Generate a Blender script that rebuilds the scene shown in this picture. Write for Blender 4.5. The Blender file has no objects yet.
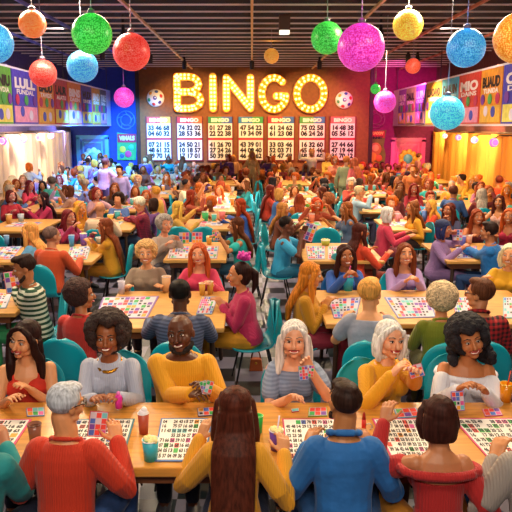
import bpy, bmesh, math, random
from mathutils import Vector, Matrix, Euler
random.seed(7)
PI = math.pi
SC = bpy.context.scene
COL = SC.collection

# ------------------------------------------------------------------ camera
F, PITCH, CX, HZ, H = 640.0, math.radians(10), 252.0, 126.0, 2.5
CY = HZ + F*math.tan(PITCH)
cam_d = bpy.data.cameras.new('camera'); cam = bpy.data.objects.new('camera', cam_d); COL.objects.link(cam)
cam.location = (0, 0, H); cam.rotation_euler = (PI/2-PITCH, 0, 0)
cam_d.sensor_width = 36; cam_d.lens = F/512*36
cam_d.shift_x = (256-CX)/512; cam_d.shift_y = -(256-CY)/512
SC.camera = cam
def ray(px, py):
    u = (px-CX)/F; v = (py-CY)/F
    return Vector((u, math.cos(PITCH)-v*math.sin(PITCH), -math.sin(PITCH)-v*math.cos(PITCH)))
def G(px, py, z=0.0):            # point at height z on the sight line
    r = ray(px, py); k = (z-H)/r.z
    return Vector((r.x*k, r.y*k, z))
def D(px, py, d):                # point at distance d down the hall
    r = ray(px, py); k = d/r.y
    return Vector((r.x*k, d, H+r.z*k))
def S2(x, y, z):
    p = Vector((x, y, z-H)); f = p.y*math.cos(PITCH)-p.z*math.sin(PITCH); u = p.y*math.sin(PITCH)+p.z*math.cos(PITCH)
    return CX+F*p.x/f, CY-F*u/f

# ------------------------------------------------------------------ world, light, exposure
SC.view_settings.view_transform = 'Standard'; SC.view_settings.look = 'None'
SC.view_settings.gamma = 1; SC.view_settings.exposure = -0.18
W = bpy.data.worlds.new('hall_air'); SC.world = W; W.use_nodes = True
W.node_tree.nodes['Background'].inputs[0].default_value = (0.20, 0.16, 0.38, 1)
W.node_tree.nodes['Background'].inputs[1].default_value = 0.28
def lamp(kind, loc, to, power, col, size=.3, spot=60, size_y=None, blend=.6):
    l = bpy.data.lights.new(kind.lower()+'_light', kind); l.energy = power; l.color = col
    o = bpy.data.objects.new(kind.lower()+'_light', l); COL.objects.link(o); o.location = loc
    o.rotation_euler = (Vector(to)-Vector(loc)).to_track_quat('-Z', 'Y').to_euler()
    if kind == 'AREA':
        l.size = size
        if size_y: l.shape = 'RECTANGLE'; l.size_y = size_y
    elif kind == 'SPOT': l.spot_size = math.radians(spot); l.spot_blend = blend; l.shadow_soft_size = size
    else: l.shadow_soft_size = size
    return o
CEIL = 4.65; DW = 25.0; SIDE = 7.0
WARM = (1, .80, .56)
for y, p in ((6.2, 200), (10.5, 300)):  # warm fill added over the tables, out of view
    for x in (-3.0, 3.0):
        lamp('AREA', (x, y, CEIL-.16), (x*.9, y-.9, 0), p, WARM, 2.2, size_y=.5)
lamp('AREA', (0, -1.2, CEIL-.5), (0, 4.6, 1.0), 135, (1, .86, .72), 2.6, size_y=.6)  # fill added on the camera side to lift the faces
lamp('AREA', (0, 1.2, CEIL-.16), (0, 4.6, 0), 140, (1, .84, .66), 3.0, size_y=.6)  # more fill added above the foreground table
for x in (-2.4, 0, 2.4):          # rim lights added for edge glow on people at the foreground table
    lamp('SPOT', (x, 7.4, CEIL-.38), (x*.6, 3.4, 1.0), 330, (1, .66, .30), .08, 60)
for x, y in ((-2.9, 15), (2.9, 15), (.6, 19), (4.6, 19.5)):  # warm spots added to light the rear crowd
    lamp('SPOT', (x, y, CEIL-.38), (x+(.6 if x < 1 else 0), y-1.2, 0), 1050 if x > -1 else 450, (1, .74, .44), .08, 120)
for x in (-3.9, -3.0):            # blue wash of the left rear corner
    lamp('SPOT', (x, 19.5, CEIL-.38), (x-1.0, DW, .8), 4300, (.06, .38, 1), .08, 52)
lamp('SPOT', (-4.2, 18.6, CEIL-.38), (-4.6, 20.6, 0), 4000, (.06, .34, 1), .08, 80)
lamp('SPOT', (-3.6, 16.2, CEIL-.38), (-4.1, 18.4, 0), 3000, (.10, .38, 1), .08, 66)
lamp('SPOT', (5.0, 20, CEIL-.38), (5.2, DW, 1.9), 1300, (1, .10, .5), .08, 80)
for x in (-2.2, 0, 2.2):          # wash over the marquee wall
    lamp('SPOT', (x, 21.5, CEIL-.38), (x, DW, 2.3), 900, (1, .60, .24), .08, 75)
lamp('AREA', (-5.9, 18.8, 2.42), (-SIDE, 18.8, 1.75), 230, (1, .84, .60), .12, size_y=10)
lamp('AREA', (5.9, 18.8, 2.42), (SIDE, 18.8, 1.75), 300, (1, .72, .30), .12, size_y=10)
for y in (15, 17.5, 20):            # raking light down both curtains
    lamp('SPOT', (-6.0, y, 2.42), (-SIDE+.1, y+1.6, 1.6), 260, (1, .82, .50), .04, 95)
    lamp('SPOT', (6.0, y, 2.42), (SIDE-.1, y+1.6, 1.6), 300, (1, .72, .30), .04, 95)
lamp('SPOT', (6.45, 22.5, 2.42), (SIDE-.1, 23.6, 1.75), 200, (1, .66, .26), .04, 95)
lamp('SPOT', (-6.45, 23.6, 2.42), (-SIDE+.1, 22, 1.6), 260, (.35, .35, 1), .04, 100)
lamp('AREA', (-4.1, 15, CEIL-.1), (-5.2, 15, 3.1), 300, (1, .88, .78), .3, size_y=17)  # unseen fill added to brighten the poster rails
lamp('AREA', (4.1, 15, CEIL-.1), (5.2, 15, 3.1), 300, (1, .86, .72), .3, size_y=17)

# ------------------------------------------------------------------ materials
def hx(s):
    s = s.lstrip('#'); o = []
    for i in (0, 2, 4):
        c = int(s[i:i+2], 16)/255; o.append(c/12.92 if c < .04045 else ((c+.055)/1.055)**2.4)
    return (*o, 1)
MC = {}
def nt(name):
    m = bpy.data.materials.new(name); m.use_nodes = True
    return m, m.node_tree.nodes, m.node_tree.links, m.node_tree.nodes['Principled BSDF']
def ramp(n, cols, const=False):
    r = n.new('ShaderNodeValToRGB'); e = r.color_ramp.elements
    while len(e) < len(cols): e.new(1)
    for i, (p, c) in enumerate(cols): e[i].position = p; e[i].color = c if len(c) == 4 else (*c, 1)
    if const: r.color_ramp.interpolation = 'CONSTANT'
    return r
def mat(col, rough=.55, kind='plain', metal=0, emit=0, col2=None, scale=1):
    k = (col, rough, kind, metal, emit, col2, scale)
    if k in MC: return MC[k]
    m, n, l, b = nt(kind+'_'+col.strip('#')); c = hx(col)
    b.inputs['Base Color'].default_value = c; b.inputs['Roughness'].default_value = rough; b.inputs['Metallic'].default_value = metal
    if emit:
        b.inputs['Emission Color'].default_value = c; b.inputs['Emission Strength'].default_value = emit
    tc = n.new('ShaderNodeTexCoord'); mp = n.new('ShaderNodeMapping'); l.new(tc.outputs['Object'], mp.inputs[0])
    def noise(s, det=2, mapping=True):
        t = n.new('ShaderNodeTexNoise'); t.inputs['Scale'].default_value = s; t.inputs['Detail'].default_value = det
        l.new(mp.outputs[0], t.inputs['Vector']); return t
    def bump(src, st, dist=.01):
        q = n.new('ShaderNodeBump'); q.inputs['Strength'].default_value = st; q.inputs['Distance'].default_value = dist
        l.new(src, q.inputs['Height']); l.new(q.outputs[0], b.inputs['Normal'])
    def vary(src, lo=.75, hi=1.2):
        r = ramp(n, [(0.3, tuple(x*lo for x in c[:3])), (.7, tuple(min(1, x*hi) for x in c[:3]))])
        l.new(src, r.inputs[0]); l.new(r.outputs[0], b.inputs['Base Color'])
    if kind == 'cloth':
        t = noise(9, 3); vary(t.outputs[0], .85, 1.12); bump(t.outputs[0], .5, .03); b.inputs['Sheen Weight'].default_value = .12; b.inputs['Sheen Roughness'].default_value = .4
    elif kind == 'knit':
        w = n.new('ShaderNodeTexWave'); w.bands_direction = 'X'; w.inputs['Scale'].default_value = 26; w.inputs['Distortion'].default_value = 1
        l.new(mp.outputs[0], w.inputs[0]); bump(w.outputs[0], .35, .006); b.inputs['Sheen Weight'].default_value = .12
    elif kind in ('stripe', 'plaid'):
        c2 = hx(col2); w = n.new('ShaderNodeTexWave'); w.bands_direction = 'Z'; w.inputs['Scale'].default_value = 7*scale; w.inputs['Distortion'].default_value = .4
        l.new(mp.outputs[0], w.inputs[0]); r = ramp(n, [(0, c), (.5, c2)], True); l.new(w.outputs[0], r.inputs[0]); out = r.outputs[0]
        if kind == 'plaid':
            w2 = n.new('ShaderNodeTexWave'); w2.bands_direction = 'X'; w2.inputs['Scale'].default_value = 7*scale
            l.new(mp.outputs[0], w2.inputs[0]); r2 = ramp(n, [(0, c), (.5, c2)], True); l.new(w2.outputs[0], r2.inputs[0])
            x = n.new('ShaderNodeMix'); x.data_type = 'RGBA'; x.inputs[0].default_value = .5; l.new(out, x.inputs[6]); l.new(r2.outputs[0], x.inputs[7]); out = x.outputs[2]
        l.new(out, b.inputs['Base Color'])
    elif kind == 'hair':
        mp.inputs['Scale'].default_value = (1, 1, .07); t = noise(70, 3); vary(t.outputs[0], .55, 1.5); bump(t.outputs[0], .35, .008)
        b.inputs['Specular IOR Level'].default_value = .15
    elif kind == 'curl':
        t = noise(70, 2); vary(t.outputs[0], .45, 1.4); bump(t.outputs[0], 1, .012)
    elif kind == 'skin':
        t = noise(14, 2); vary(t.outputs[0], .92, 1.06); b.inputs['Specular IOR Level'].default_value = .45
    elif kind == 'wood':
        mp.inputs['Scale'].default_value = (.5, 5, 5); t = noise(5*scale, 5); t.inputs['Distortion'].default_value = .6
        vary(t.outputs[0], .70, 1.15); bump(t.outputs[0], .15, .005)
    MC[k] = m; return m
def skin(c): return mat(c, .45, 'skin')

# ------------------------------------------------------------------ mesh building
class MB:
    def __init__(s): s.v = []; s.f = []; s.m = []; s.cur = 0
    def add(s, vs, fs):
        o = len(s.v); s.v += [tuple(v) for v in vs]; s.f += [tuple(i+o for i in f) for f in fs]; s.m += [s.cur]*len(fs); return s
    def loft(s, rings, seg=14):   # rings: (centre, rx, ry, X axis, Y axis)
        vs = []; fs = []
        for c, rx, ry, ax, ay in rings:
            for i in range(seg):
                a = 2*PI*i/seg; vs.append(c+ax*(rx*math.cos(a))+ay*(ry*math.sin(a)))
        for k in range(len(rings)-1):
            for i in range(seg):
                j = (i+1) % seg; fs.append((k*seg+i, k*seg+j, (k+1)*seg+j, (k+1)*seg+i))
        fs.append(tuple(range(seg))[::-1]); fs.append(tuple((len(rings)-1)*seg+i for i in range(seg)))
        return s.add(vs, fs)
    def tube(s, pts, rs, seg=10, flat=False, squash=1, hint=None):
        pts = [Vector(p) for p in pts]
        if not hasattr(rs, '__len__'): rs = [rs]*len(pts)
        rings = []; n = len(pts)
        for i, p in enumerate(pts):
            t = (pts[min(i+1, n-1)]-pts[max(i-1, 0)])
            if t.length < 1e-6: t = Vector((0, 0, 1))
            t.normalize(); h = Vector(hint) if hint else (Vector((1, 0, 0)) if abs(t.x) < .8 else Vector((0, 0, 1)))
            ax = (h-t*h.dot(t)).normalized(); ay = t.cross(ax); r = rs[i]
            if i == 0 and not flat:
                for a in (80, 50, 25): rings.append((p-t*(r*math.sin(math.radians(a))), r*math.cos(math.radians(a)), r*math.cos(math.radians(a))*squash, ax, ay))
            rings.append((p, r, r*squash, ax, ay))
            if i == n-1 and not flat:
                for a in (25, 50, 80): rings.append((p+t*(r*math.sin(math.radians(a))), r*math.cos(math.radians(a)), r*math.cos(math.radians(a))*squash, ax, ay))
        return s.loft(rings, seg)
    def ell(s, c, r, R=None, seg=14, n=8):
        c = Vector(c); r = r if hasattr(r, '__len__') else (r, r, r); R = R or Matrix.Identity(3)
        vs = [c+R@Vector((0, 0, -r[2]))]
        for k in range(1, n):
            th = PI*k/n-PI/2
            for i in range(seg):
                a = 2*PI*i/seg; vs.append(c+R@Vector((r[0]*math.cos(th)*math.cos(a), r[1]*math.cos(th)*math.sin(a), r[2]*math.sin(th))))
        vs.append(c+R@Vector((0, 0, r[2]))); L = len(vs)-1; fs = []
        for i in range(seg):
            j = (i+1) % seg; fs.append((0, 1+j, 1+i)); fs.append((L, L-seg+i, L-seg+j))
            for k in range(n-2): fs.append((1+k*seg+i, 1+k*seg+j, 1+(k+1)*seg+j, 1+(k+1)*seg+i))
        return s.add(vs, fs)
    def box(s, c, sz, R=None):
        c = Vector(c); R = R or Matrix.Identity(3); x, y, z = [q/2 for q in sz]
        vs = [c+R@Vector(p) for p in ((-x,-y,-z),(x,-y,-z),(x,y,-z),(-x,y,-z),(-x,-y,z),(x,-y,z),(x,y,z),(-x,y,z))]
        return s.add(vs, [(0,3,2,1),(4,5,6,7),(0,1,5,4),(1,2,6,5),(2,3,7,6),(3,0,4,7)])
    def prism(s, poly, z0, z1, fn=lambda x, y, z: Vector((x, y, z))):
        n = len(poly); vs = [fn(x, y, z0) for x, y in poly]+[fn(x, y, z1) for x, y in poly]
        return s.add(vs, [tuple(range(n))[::-1], tuple(range(n, 2*n))]+[(i, (i+1) % n, n+(i+1) % n, n+i) for i in range(n)])
    def lathe(s, prof, c=(0, 0, 0), seg=20):
        c = Vector(c); return s.loft([(c+Vector((0, 0, z)), r, r, Vector((1, 0, 0)), Vector((0, 1, 0))) for r, z in prof], seg)
    def mesh(s, name, mats=(), smooth=False, bevel=0):
        me = bpy.data.meshes.new(name); me.from_pydata(s.v, [], s.f)
        for m in (mats if isinstance(mats, (list, tuple)) else [mats]): me.materials.append(m)
        if any(s.m): me.polygons.foreach_set('material_index', s.m)
        bm = bmesh.new(); bm.from_mesh(me); bmesh.ops.recalc_face_normals(bm, faces=bm.faces)
        if bevel: bmesh.ops.bevel(bm, geom=bm.edges[:], offset=bevel, segments=2, affect='EDGES', profile=.5)
        bm.to_mesh(me); bm.free()
        if smooth: me.polygons.foreach_set('use_smooth', [True]*len(me.polygons))
        me.update(); return me
TMP = bpy.data.scenes.new('tmp')
def remesh(mb, voxel, it=3, name='body', mats=(), fac=.5):
    me = mb.mesh(name); o = bpy.data.objects.new('tmp', me); TMP.collection.objects.link(o)
    q = o.modifiers.new('r', 'REMESH'); q.mode = 'VOXEL'; q.voxel_size = voxel; q.use_smooth_shade = True
    if it: w = o.modifiers.new('s', 'SMOOTH'); w.iterations = it; w.factor = fac
    vl = TMP.view_layers[0]; vl.update(); ev = o.evaluated_get(vl.depsgraph)
    r = bpy.data.meshes.new_from_object(ev, depsgraph=vl.depsgraph); r.name = name
    bpy.data.objects.remove(o); bpy.data.meshes.remove(me); r.materials.clear()
    for m in (mats if isinstance(mats, (list, tuple)) else [mats]): r.materials.append(m)
    r.polygons.foreach_set('use_smooth', [True]*len(r.polygons)); return r
def link(name, me, parent=None, loc=None, rot=None, scale=None):
    o = bpy.data.objects.new(name, me); COL.objects.link(o)
    if parent: o.parent = parent
    if loc is not None: o.location = loc
    if rot is not None: o.rotation_euler = rot
    if scale: o.scale = (scale,)*3
    return o
USED = {}
def tag(o, label, cat, group=None, kind=None):
    o['label'] = label; o['category'] = cat
    if group: o['group'] = group
    if kind: o['kind'] = kind
    USED.setdefault(label, 0); USED[label] += 1
    return o
def struct(name, me, parent=None):
    o = link(name, me, parent)
    if not parent: o['kind'] = 'structure'
    return o
def text(s, size, m, extrude=.002, bold=.0, name='lettering', align='CENTER', line=1.0):
    cu = bpy.data.curves.new('t', 'FONT'); cu.body = s; cu.size = size; cu.extrude = extrude; cu.offset = bold; cu.align_x = align; cu.align_y = 'CENTER'
    cu.space_line = line; cu.resolution_u = 3
    o = bpy.data.objects.new('t', cu); TMP.collection.objects.link(o); vl = TMP.view_layers[0]; vl.update()
    me = bpy.data.meshes.new_from_object(o.evaluated_get(vl.depsgraph)); bpy.data.objects.remove(o); me.materials.clear(); me.materials.append(m); me.name = name
    return me
def fit(me, w, h):    # stretch lettering to a size, centred
    xs = [v.co.x for v in me.vertices]; ys = [v.co.y for v in me.vertices]
    if not xs: return me
    cx, cy = (max(xs)+min(xs))/2, (max(ys)+min(ys))/2; sx, sy = w/max(1e-6, max(xs)-min(xs)), h/max(1e-6, max(ys)-min(ys))
    for v in me.vertices: v.co.x = (v.co.x-cx)*sx; v.co.y = (v.co.y-cy)*sy
    return me
def join(meshes, name, mats):   # several flat meshes into the one mesh of a part
    bm = bmesh.new()
    for i, (me, M) in enumerate(meshes):
        n0 = len(bm.verts); f0 = len(bm.faces); bm.from_mesh(me); bm.verts.ensure_lookup_table(); bm.faces.ensure_lookup_table()
        bmesh.ops.transform(bm, matrix=M, verts=bm.verts[n0:])
    r = bpy.data.meshes.new(name); bm.to_mesh(r); bm.free()
    for m in (mats if isinstance(mats, (list, tuple)) else [mats]): r.materials.append(m)
    return r

# ------------------------------------------------------------------ people
X, Y, Z = Vector((1, 0, 0)), Vector((0, 1, 0)), Vector((0, 0, 1))
def V(*a): return Vector(a)
def hand(mb, w, d, n, side, curl=.5, s=1.0, fr=.0085):
    """palm, four fingers and thumb; w wrist, d pointing direction, n palm normal (fingers curl to it); side +1 thumb towards +a"""
    d = d.normalized(); n = (n-d*n.dot(d)).normalized(); a = d.cross(n)*side
    mb.loft([(w-d*.02, .024*s, .019*s, a, n), (w+d*.02*s, .034*s, .019*s, a, n), (w+d*.06*s, .041*s, .016*s, a, n), (w+d*.085*s, .038*s, .013*s, a, n)], 10)
    for i, (off, L) in enumerate(((.030, .068), (.010, .078), (-.010, .073), (-.030, .057))):
        p = w+d*.075*s+a*off*s; th = 0; pts = [p-d*.02]
        for k, q in enumerate((.42, .33, .25)):
            pts.append(p.copy()); th += curl*(.35+.45*k)
            p = p+(d*math.cos(th)+n*math.sin(th)+a*off*1.5)*(L*q*s)
        pts.append(p); mb.tube(pts, [fr*1.05, fr*1.08, fr, fr*.95, fr*.85], 7)
    p = w+d*.02*s+a*.028*s; q = p+(d*.55+a*.75+n*.25).normalized()*.04*s; r = q+(d*.9+a*.15+n*(.2+curl*.6)).normalized()*.045*s
    mb.tube([p, q, r], [.014*s, .011*s, .009*s], 8)
def ik(S, Wt, a, b, pole):
    v = Wt-S; L = v.length; m = (a+b)*.985
    if L > m: v = v*(m/L); L = m; Wt = S+v
    if L < abs(a-b)+.02: L = abs(a-b)+.02
    u = v.normalized(); x = (a*a-b*b+L*L)/(2*L); h = math.sqrt(max(0, a*a-x*x))
    p = pole-u*pole.dot(u); p = p.normalized() if p.length > 1e-4 else Vector((1, 0, 0))
    return S+u*x+p*h, Wt
def skel(fem, lean=.12, twist=0, stand=False, arms='table', L=None, R=None, neck=0, tz=.80, swk=1):
    J = {}; hz = .90 if stand else .47; TL = .48 if fem else .51
    ax = Vector((0, math.sin(lean), math.cos(lean))); P = V(0, 0, hz); J['P'] = P; J['ax'] = ax; J['TL'] = TL
    T = Matrix.Rotation(twist, 3, ax); J['X'] = T@X; J['Y'] = T@(X.cross(ax)*-1) if False else T@(ax.cross(X))
    J['N'] = P+ax*TL; sw = (.143 if fem else .168)*swk
    for s, k in ((-1, 'l'), (1, 'r')): J['S'+k] = P+ax*(TL*.85)+J['X']*(s*sw)
    J['hd'] = J['N']+Vector((0, .035+neck, .155))
    pre = {'table': (V(-.20, .40, .80), V(.20, .40, .80)), 'clasp': (V(-.07, .40, .83), V(.07, .42, .83)), 'cards': (V(-.07, .36, .92), V(.08, .36, .93)),
           'up': (V(-.42, .15, 1.30), V(.42, .15, 1.32)), 'drink': (V(-.16, .38, .80), V(.14, .34, 1.0)), 'reach': (V(-.25, .48, .82), V(.16, .36, .80)),
           'lap': (V(-.12, .22, .64), V(.12, .22, .64)), 'lift': (V(-.15, .38, .80), V(.25, .30, 1.1)), 'side': (V(-.26, .02, hz-.08), V(.26, .02, hz-.08))}
    l, r = pre[arms]
    if not stand and arms not in ('lap', 'side'): l = l+V(0, 0, tz-.80); r = r+V(0, 0, tz-.80)
    if stand and arms != 'side': l = l+V(0, -.05, .25); r = r+V(0, -.05, .25)
    if L is not None: l = V(*L)
    if R is not None: r = V(*R)
    for s, k, w in ((-1, 'l', l), (1, 'r', r)):
        J['E'+k], J['W'+k] = ik(J['S'+k], w, .275, .25, V(s*.5, -.35, -.9))
    return J
def torso(mb, J, fem, t=0, t0=-1, t1=2, seg=18, wide=1):
    F_ = [(-.16, .10, .09, 0), (-.06, .165, .125, 0), (.08, .172, .125, 0), (.24, .145, .105, .003), (.40, .125, .092, .006), (.55, .133, .10, .008), (.70, .148, .108, .008), (.82, .15, .095, .002), (.90, .125, .078, -.004), (.96, .085, .06, -.004), (1.02, .05, .048, 0)]
    M_ = [(-.16, .10, .09, 0), (-.06, .16, .12, 0), (.08, .165, .12, 0), (.24, .155, .115, .008), (.40, .155, .112, .01), (.55, .165, .115, .008), (.70, .178, .12, .006), (.82, .178, .108, 0), (.90, .15, .088, -.004), (.96, .10, .068, -.004), (1.02, .06, .056, 0)]
    rings = []
    for q, rx, ry, yo in (F_ if fem else M_):
        if q < t0 or q > t1: continue
        k = min(1, max(0, q)); ax = (X*(1-k)+J['X']*k).normalized(); ay = J['ax'].cross(ax)
        rings.append((J['P']+J['ax']*(q*J['TL'])+ay*yo, (rx+t)*wide, (ry+t)*wide, ax, ay))
    mb.loft(rings, seg)
    if fem and t0 < .6:
        for s in (-1, 1): mb.ell(J['P']+J['ax']*(.66*J['TL'])+J['X']*(s*.066)+J['Y']*.082, (.062+t, .056+t, .06+t))
def headR(yaw, pitch, roll): return (Euler((pitch, roll, yaw)).to_matrix())
def head(mb, c, R, fem, s=1.08, ears=True):
    def e(p, r): mb.ell(c+R@(V(*p)*s), [q*s for q in r], R)
    e((0, -.012, .028), (.076, .094, .084)); e((0, .018, -.028), (.061 if fem else .065, .066, .078)); e((0, .052, -.082), (.028 if fem else .034, .026, .022))
    for k in (-1, 1):
        e((k*.036, .050, -.022), (.030, .032, .030)); e((k*.03, .072, .030), (.024, .012, .008))
        if ears: e((k*.076, -.008, -.006), (.011, .019, .030))
        e((k*.045, .02, -.065), (.018 if fem else .026, .03, .022))
    mb.tube([c+R@(V(0, .080, .015)*s), c+R@(V(0, .100, -.022)*s)], [.009*s, .0145*s], 8)
def limb(mb, a, b, c, r, t=0, cut=1.0):
    e = b+(c-b)*cut
    mb.tube([a, a.lerp(b, .35), a.lerp(b, .8), b, b.lerp(e, .3), e], [r[0]+t, r[1]+t, r[2]+t, r[2]+t, r[3]+t, (r[4] if cut > .9 else r[3])+t], 12, flat=False)
def legs_pts(stand, spread=.10, cross=0):
    o = []
    for s in (-1, 1):
        if stand: o.append((V(s*.09, 0, .90), V(s*.10, .02, .49), V(s*.11, -.01, .09), V(s*.11, .15, .03)))
        else: o.append((V(s*.09, .02, .47), V(s*spread, .42, .50), V(s*(spread-.01), .40+cross*s, .09), V(s*(spread+.01), .54+cross*s, .035)))
    return o
HAIRV = {}
def hair_mb(style, c, R, J, s=1.08, rnd=None):
    mb = MB(); rnd = rnd or random.Random(3)
    def e(p, r): mb.ell(c+R@(V(*p)*s), [q*s for q in r], R)
    P = lambda x, y, z: c+R@(V(x, y, z)*s)
    N = J['N']; A = J['ax']; JX = J['X']; JY = J['Y']
    if style in ('short', 'crop'):
        k = .90 if style == 'crop' else 1
        e((0, -.026, .042), (.086*k+.006, .094, .084*k+.006))
        if style == 'short': e((0, .02, .098), (.062, .062, .03))
    elif style in ('quiff',):
        e((0, -.028, .040), (.086, .092, .084)); e((0, .034, .098), (.056, .054, .030)); e((0, -.02, .10), (.062, .08, .028))
    elif style in ('afro', 'curly', 'greycurl', 'curllong'):
        rad, rr, cnt = {'afro': (.122, .036, 240), 'curly': (.096, .030, 190), 'greycurl': (.098, .032, 170), 'curllong': (.112, .034, 200)}[style]
        e((0, -.03, .04), (.09 if style != 'afro' else .14, .09 if style != 'afro' else .125, .09 if style != 'afro' else .12)) if style != 'afro' else e((0, -.06, .05), (.108, .09, .108))
        for i in range(cnt):
            z = 1-2*(i+.5)/cnt; a = i*2.39996; q = math.sqrt(1-z*z); d = V(q*math.cos(a), q*math.sin(a), z)
            p = V(0, -.03, .035)+V(d.x*rad, d.y*rad, d.z*rad)
            if p.y > .02 and abs(p.x) < .080 and p.z < .085+(.03 if style == 'afro' else 0): continue
            if p.z < -.09 and p.y > -.02 and style != 'curllong': continue
            mb.ell(P(*p), rr*s*rnd.uniform(.7, 1.05), seg=8, n=5)
        if style == 'curllong':
            for i in range(60):
                k = rnd.random(); a = rnd.uniform(PI*.98, 2.02*PI); mb.ell(P(math.cos(a)*.12, math.sin(a)*.10-.01, -.04-.17*k), .036*rnd.uniform(.8, 1.1), seg=8, n=5)
    else:
        e((0, -.028, .040), (.087, .094, .086)); e((0, -.05, -.01), (.080, .07, .09))
        if style in ('bob', 'long', 'verylong', 'wavy'):
            for k in (-1, 1):
                mb.tube([P(k*.014, .048, .090), P(k*.058, .046, .064), P(k*.080, .032, .01)], [.018, .021, .022], 8)
                if style == 'bob': mb.tube([P(k*.083, .03, .02), P(k*.090, .018, -.05), P(k*.078, .02, -.115)], [.024, .030, .022], 10)
                else:
                    end = N+JX*(k*.105)+JY*.075-A*(.20 if style != 'verylong' else .05)
                    mb.tube([P(k*.083, .030, .02), P(k*.092, .012, -.06), N+JX*(k*.095)+JY*.045+A*.01, end], [.024, .030, .034, .018], 10)
            if style == 'bob':
                mb.loft([(P(0, -.04, .02), .09*s, .075*s, R@X, R@Y), (P(0, -.04, -.05), .098*s, .070*s, R@X, R@Y), (P(0, -.036, -.105), .092*s, .058*s, R@X, R@Y), (P(0, -.036, -.125), .080*s, .045*s, R@X, R@Y)], 16)
            else:
                L = {'long': .25, 'wavy': .30, 'verylong': .50}[style]
                b0 = P(0, -.045, 0); b1 = P(0, -.062, -.09); w = .105
                b2 = N-JY*.095-A*.03; b3 = N-JY*.150-A*(.07+L*.55)+A*.02; b4 = N-JY*.150-A*(.05+L)
                mb.loft([(b0, .09*s, .07*s, R@X, R@Y), (b1, .100*s, .055*s, R@X, R@Y), (b2, .112, .055, JX, JY), (b3, .108, .040, JX, JY), (b4, .085, .026, JX, JY), (b4-A*.035, .05, .014, JX, JY)], 18)
        if style == 'bun': mb.ell(P(0, -.075, .115), .048*s); mb.ell(P(.015, -.10, .10), .035*s)
        if style == 'pony': mb.tube([P(0, -.11, .05), P(0, -.155, .01), P(0, -.155, -.09), P(0, -.13, -.17)], [.024, .038, .034, .012], 10)
    return mb
def cl(x, a, b): return max(a, min(b, x))
def make_person(px=None, py=None, h=0, label='', short='', sex='f', sk='c98a62', hair=('long', '3a2018'), top=('sweater', 'c8901a'), pants='2c3550', arms='table', L=None, R=None,
                lean=.14, yaw=0, pitch=0, roll=0, d=None, zs=None, q='mid', stand=False, twist=0, wide=1, mouth='smile', eyes=True, extra=(), loc=None, cat='person',
                group=None, hpz=None, shoes='2a2a30', curl=.6, spread=.10, dhx=0, palms=None, legs=True, chair=None, build_only=False, matk=None, cross=0, hs=None, LW=None, RW=None, chair_back=.03, swk=1):
    fem = sex == 'f'; vox = {'hero': .0048, 'mid': .0085, 'far': .017}[q]; fr = {'hero': .0085, 'mid': .0105, 'far': .014}[q]
    yaw, pitch, roll = math.radians(yaw), math.radians(pitch), math.radians(roll)
    hs = hs or (1.06 if fem else 1.10)
    J = skel(fem, lean, math.radians(twist), stand, arms, L, R, swk=swk); c = J['hd']; HR = headR(yaw, pitch, roll)
    # placing: the head lands on the wanted spot
    th = math.radians(h)+PI; Rz = Matrix.Rotation(th, 3, 'Z'); s = 1.0 if zs is None else zs
    if not build_only:
        if d is not None and zs is None: s = cl(D(px, py, d).z/c.z, .78, 1.14)
        if loc is None:
            p = D(px, py, d) if d is not None else G(px, py, c.z*s)
            loc = Vector((p.x, p.y, 0))-(Rz@Vector((c.x, c.y, 0)))*s; loc.z = 0
        loc = Vector(loc)
        inv = lambda t, S: (lambda q: q-(q-S).normalized()*.075)(Rz.inverted()@((G(*t)-loc)/s))
        if LW: L = inv(LW, J['Sl'])
        if RW: R = inv(RW, J['Sr'])
        J = skel(fem, lean, math.radians(twist), stand, arms, L, R, tz=.785/s+.02, swk=swk)
    skm = skin(sk) if isinstance(sk, str) else sk
    b = MB(); torso(b, J, fem, seg=16, wide=wide)
    b.tube([J['N']-J['ax']*.05, J['N']+V(0, .01, .03), c+HR@V(0, -.02, -.06)], [.062, .048 if fem else .058, .046 if fem else .056], 12)
    head(b, c, HR, fem, hs, q != 'far')
    aw = (.047, .043, .036, .034, .025) if fem else (.056, .052, .044, .042, .030)
    for s, k in ((-1, 'l'), (1, 'r')):
        limb(b, J['S'+k], J['E'+k], J['W'+k], aw)
        fd = (J['W'+k]-J['E'+k]).normalized(); n = V(-s*.35, .1, -.9)
        if palms: n = V(*palms[0 if s < 0 else 1])
        if abs(fd.dot(n.normalized())) > .9: n = V(-s, .2, 0)
        if q == 'far': b.tube([J['W'+k], J['W'+k]+fd*.10], [.030, .034], 8)
        else:
            a_ = fd.cross((n-fd*n.dot(fd)).normalized()); sd = 1 if (a_.x*-s + (a_.z*.5)) > 0 else -1
            hand(b, J['W'+k], fd, n, sd, curl, 1.0 if fem else 1.1, fr)
    LP = legs_pts(stand, spread, cross); lw = (.085, .078, .058, .052, .038)
    for hp, kn, an, to in LP: limb(b, hp, kn, an, lw); b.tube([an, an.lerp(to, .5)-V(0, 0, .02), to], [.036, .036, .028], 10)
    body = remesh(b, vox, {'hero': 3, 'mid': 2, 'far': 1}[q], 'person_body', skm)
    parts = []
    # clothes
    kind, tc = top[0], top[1]; mk = top[2] if len(top) > 2 else 'knit'; tm = matk['top'] if matk else (mat(tc, .8, mk) if mk not in ('stripe', 'plaid') else mat(tc, .8, mk, col2=top[3], scale=top[4] if len(top) > 4 else 1))
    t = MB(); tk = .014 if kind in ('sweater', 'jacket') else .011
    t1 = {'sweater': .97, 'jacket': .98, 'shirt': .97, 'tee': .93, 'tank': .74, 'off': .80, 'vneck': .93, 'offsweater': .80}[kind]
    torso(t, J, fem, tk, -.10, t1, 18, wide)
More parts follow.
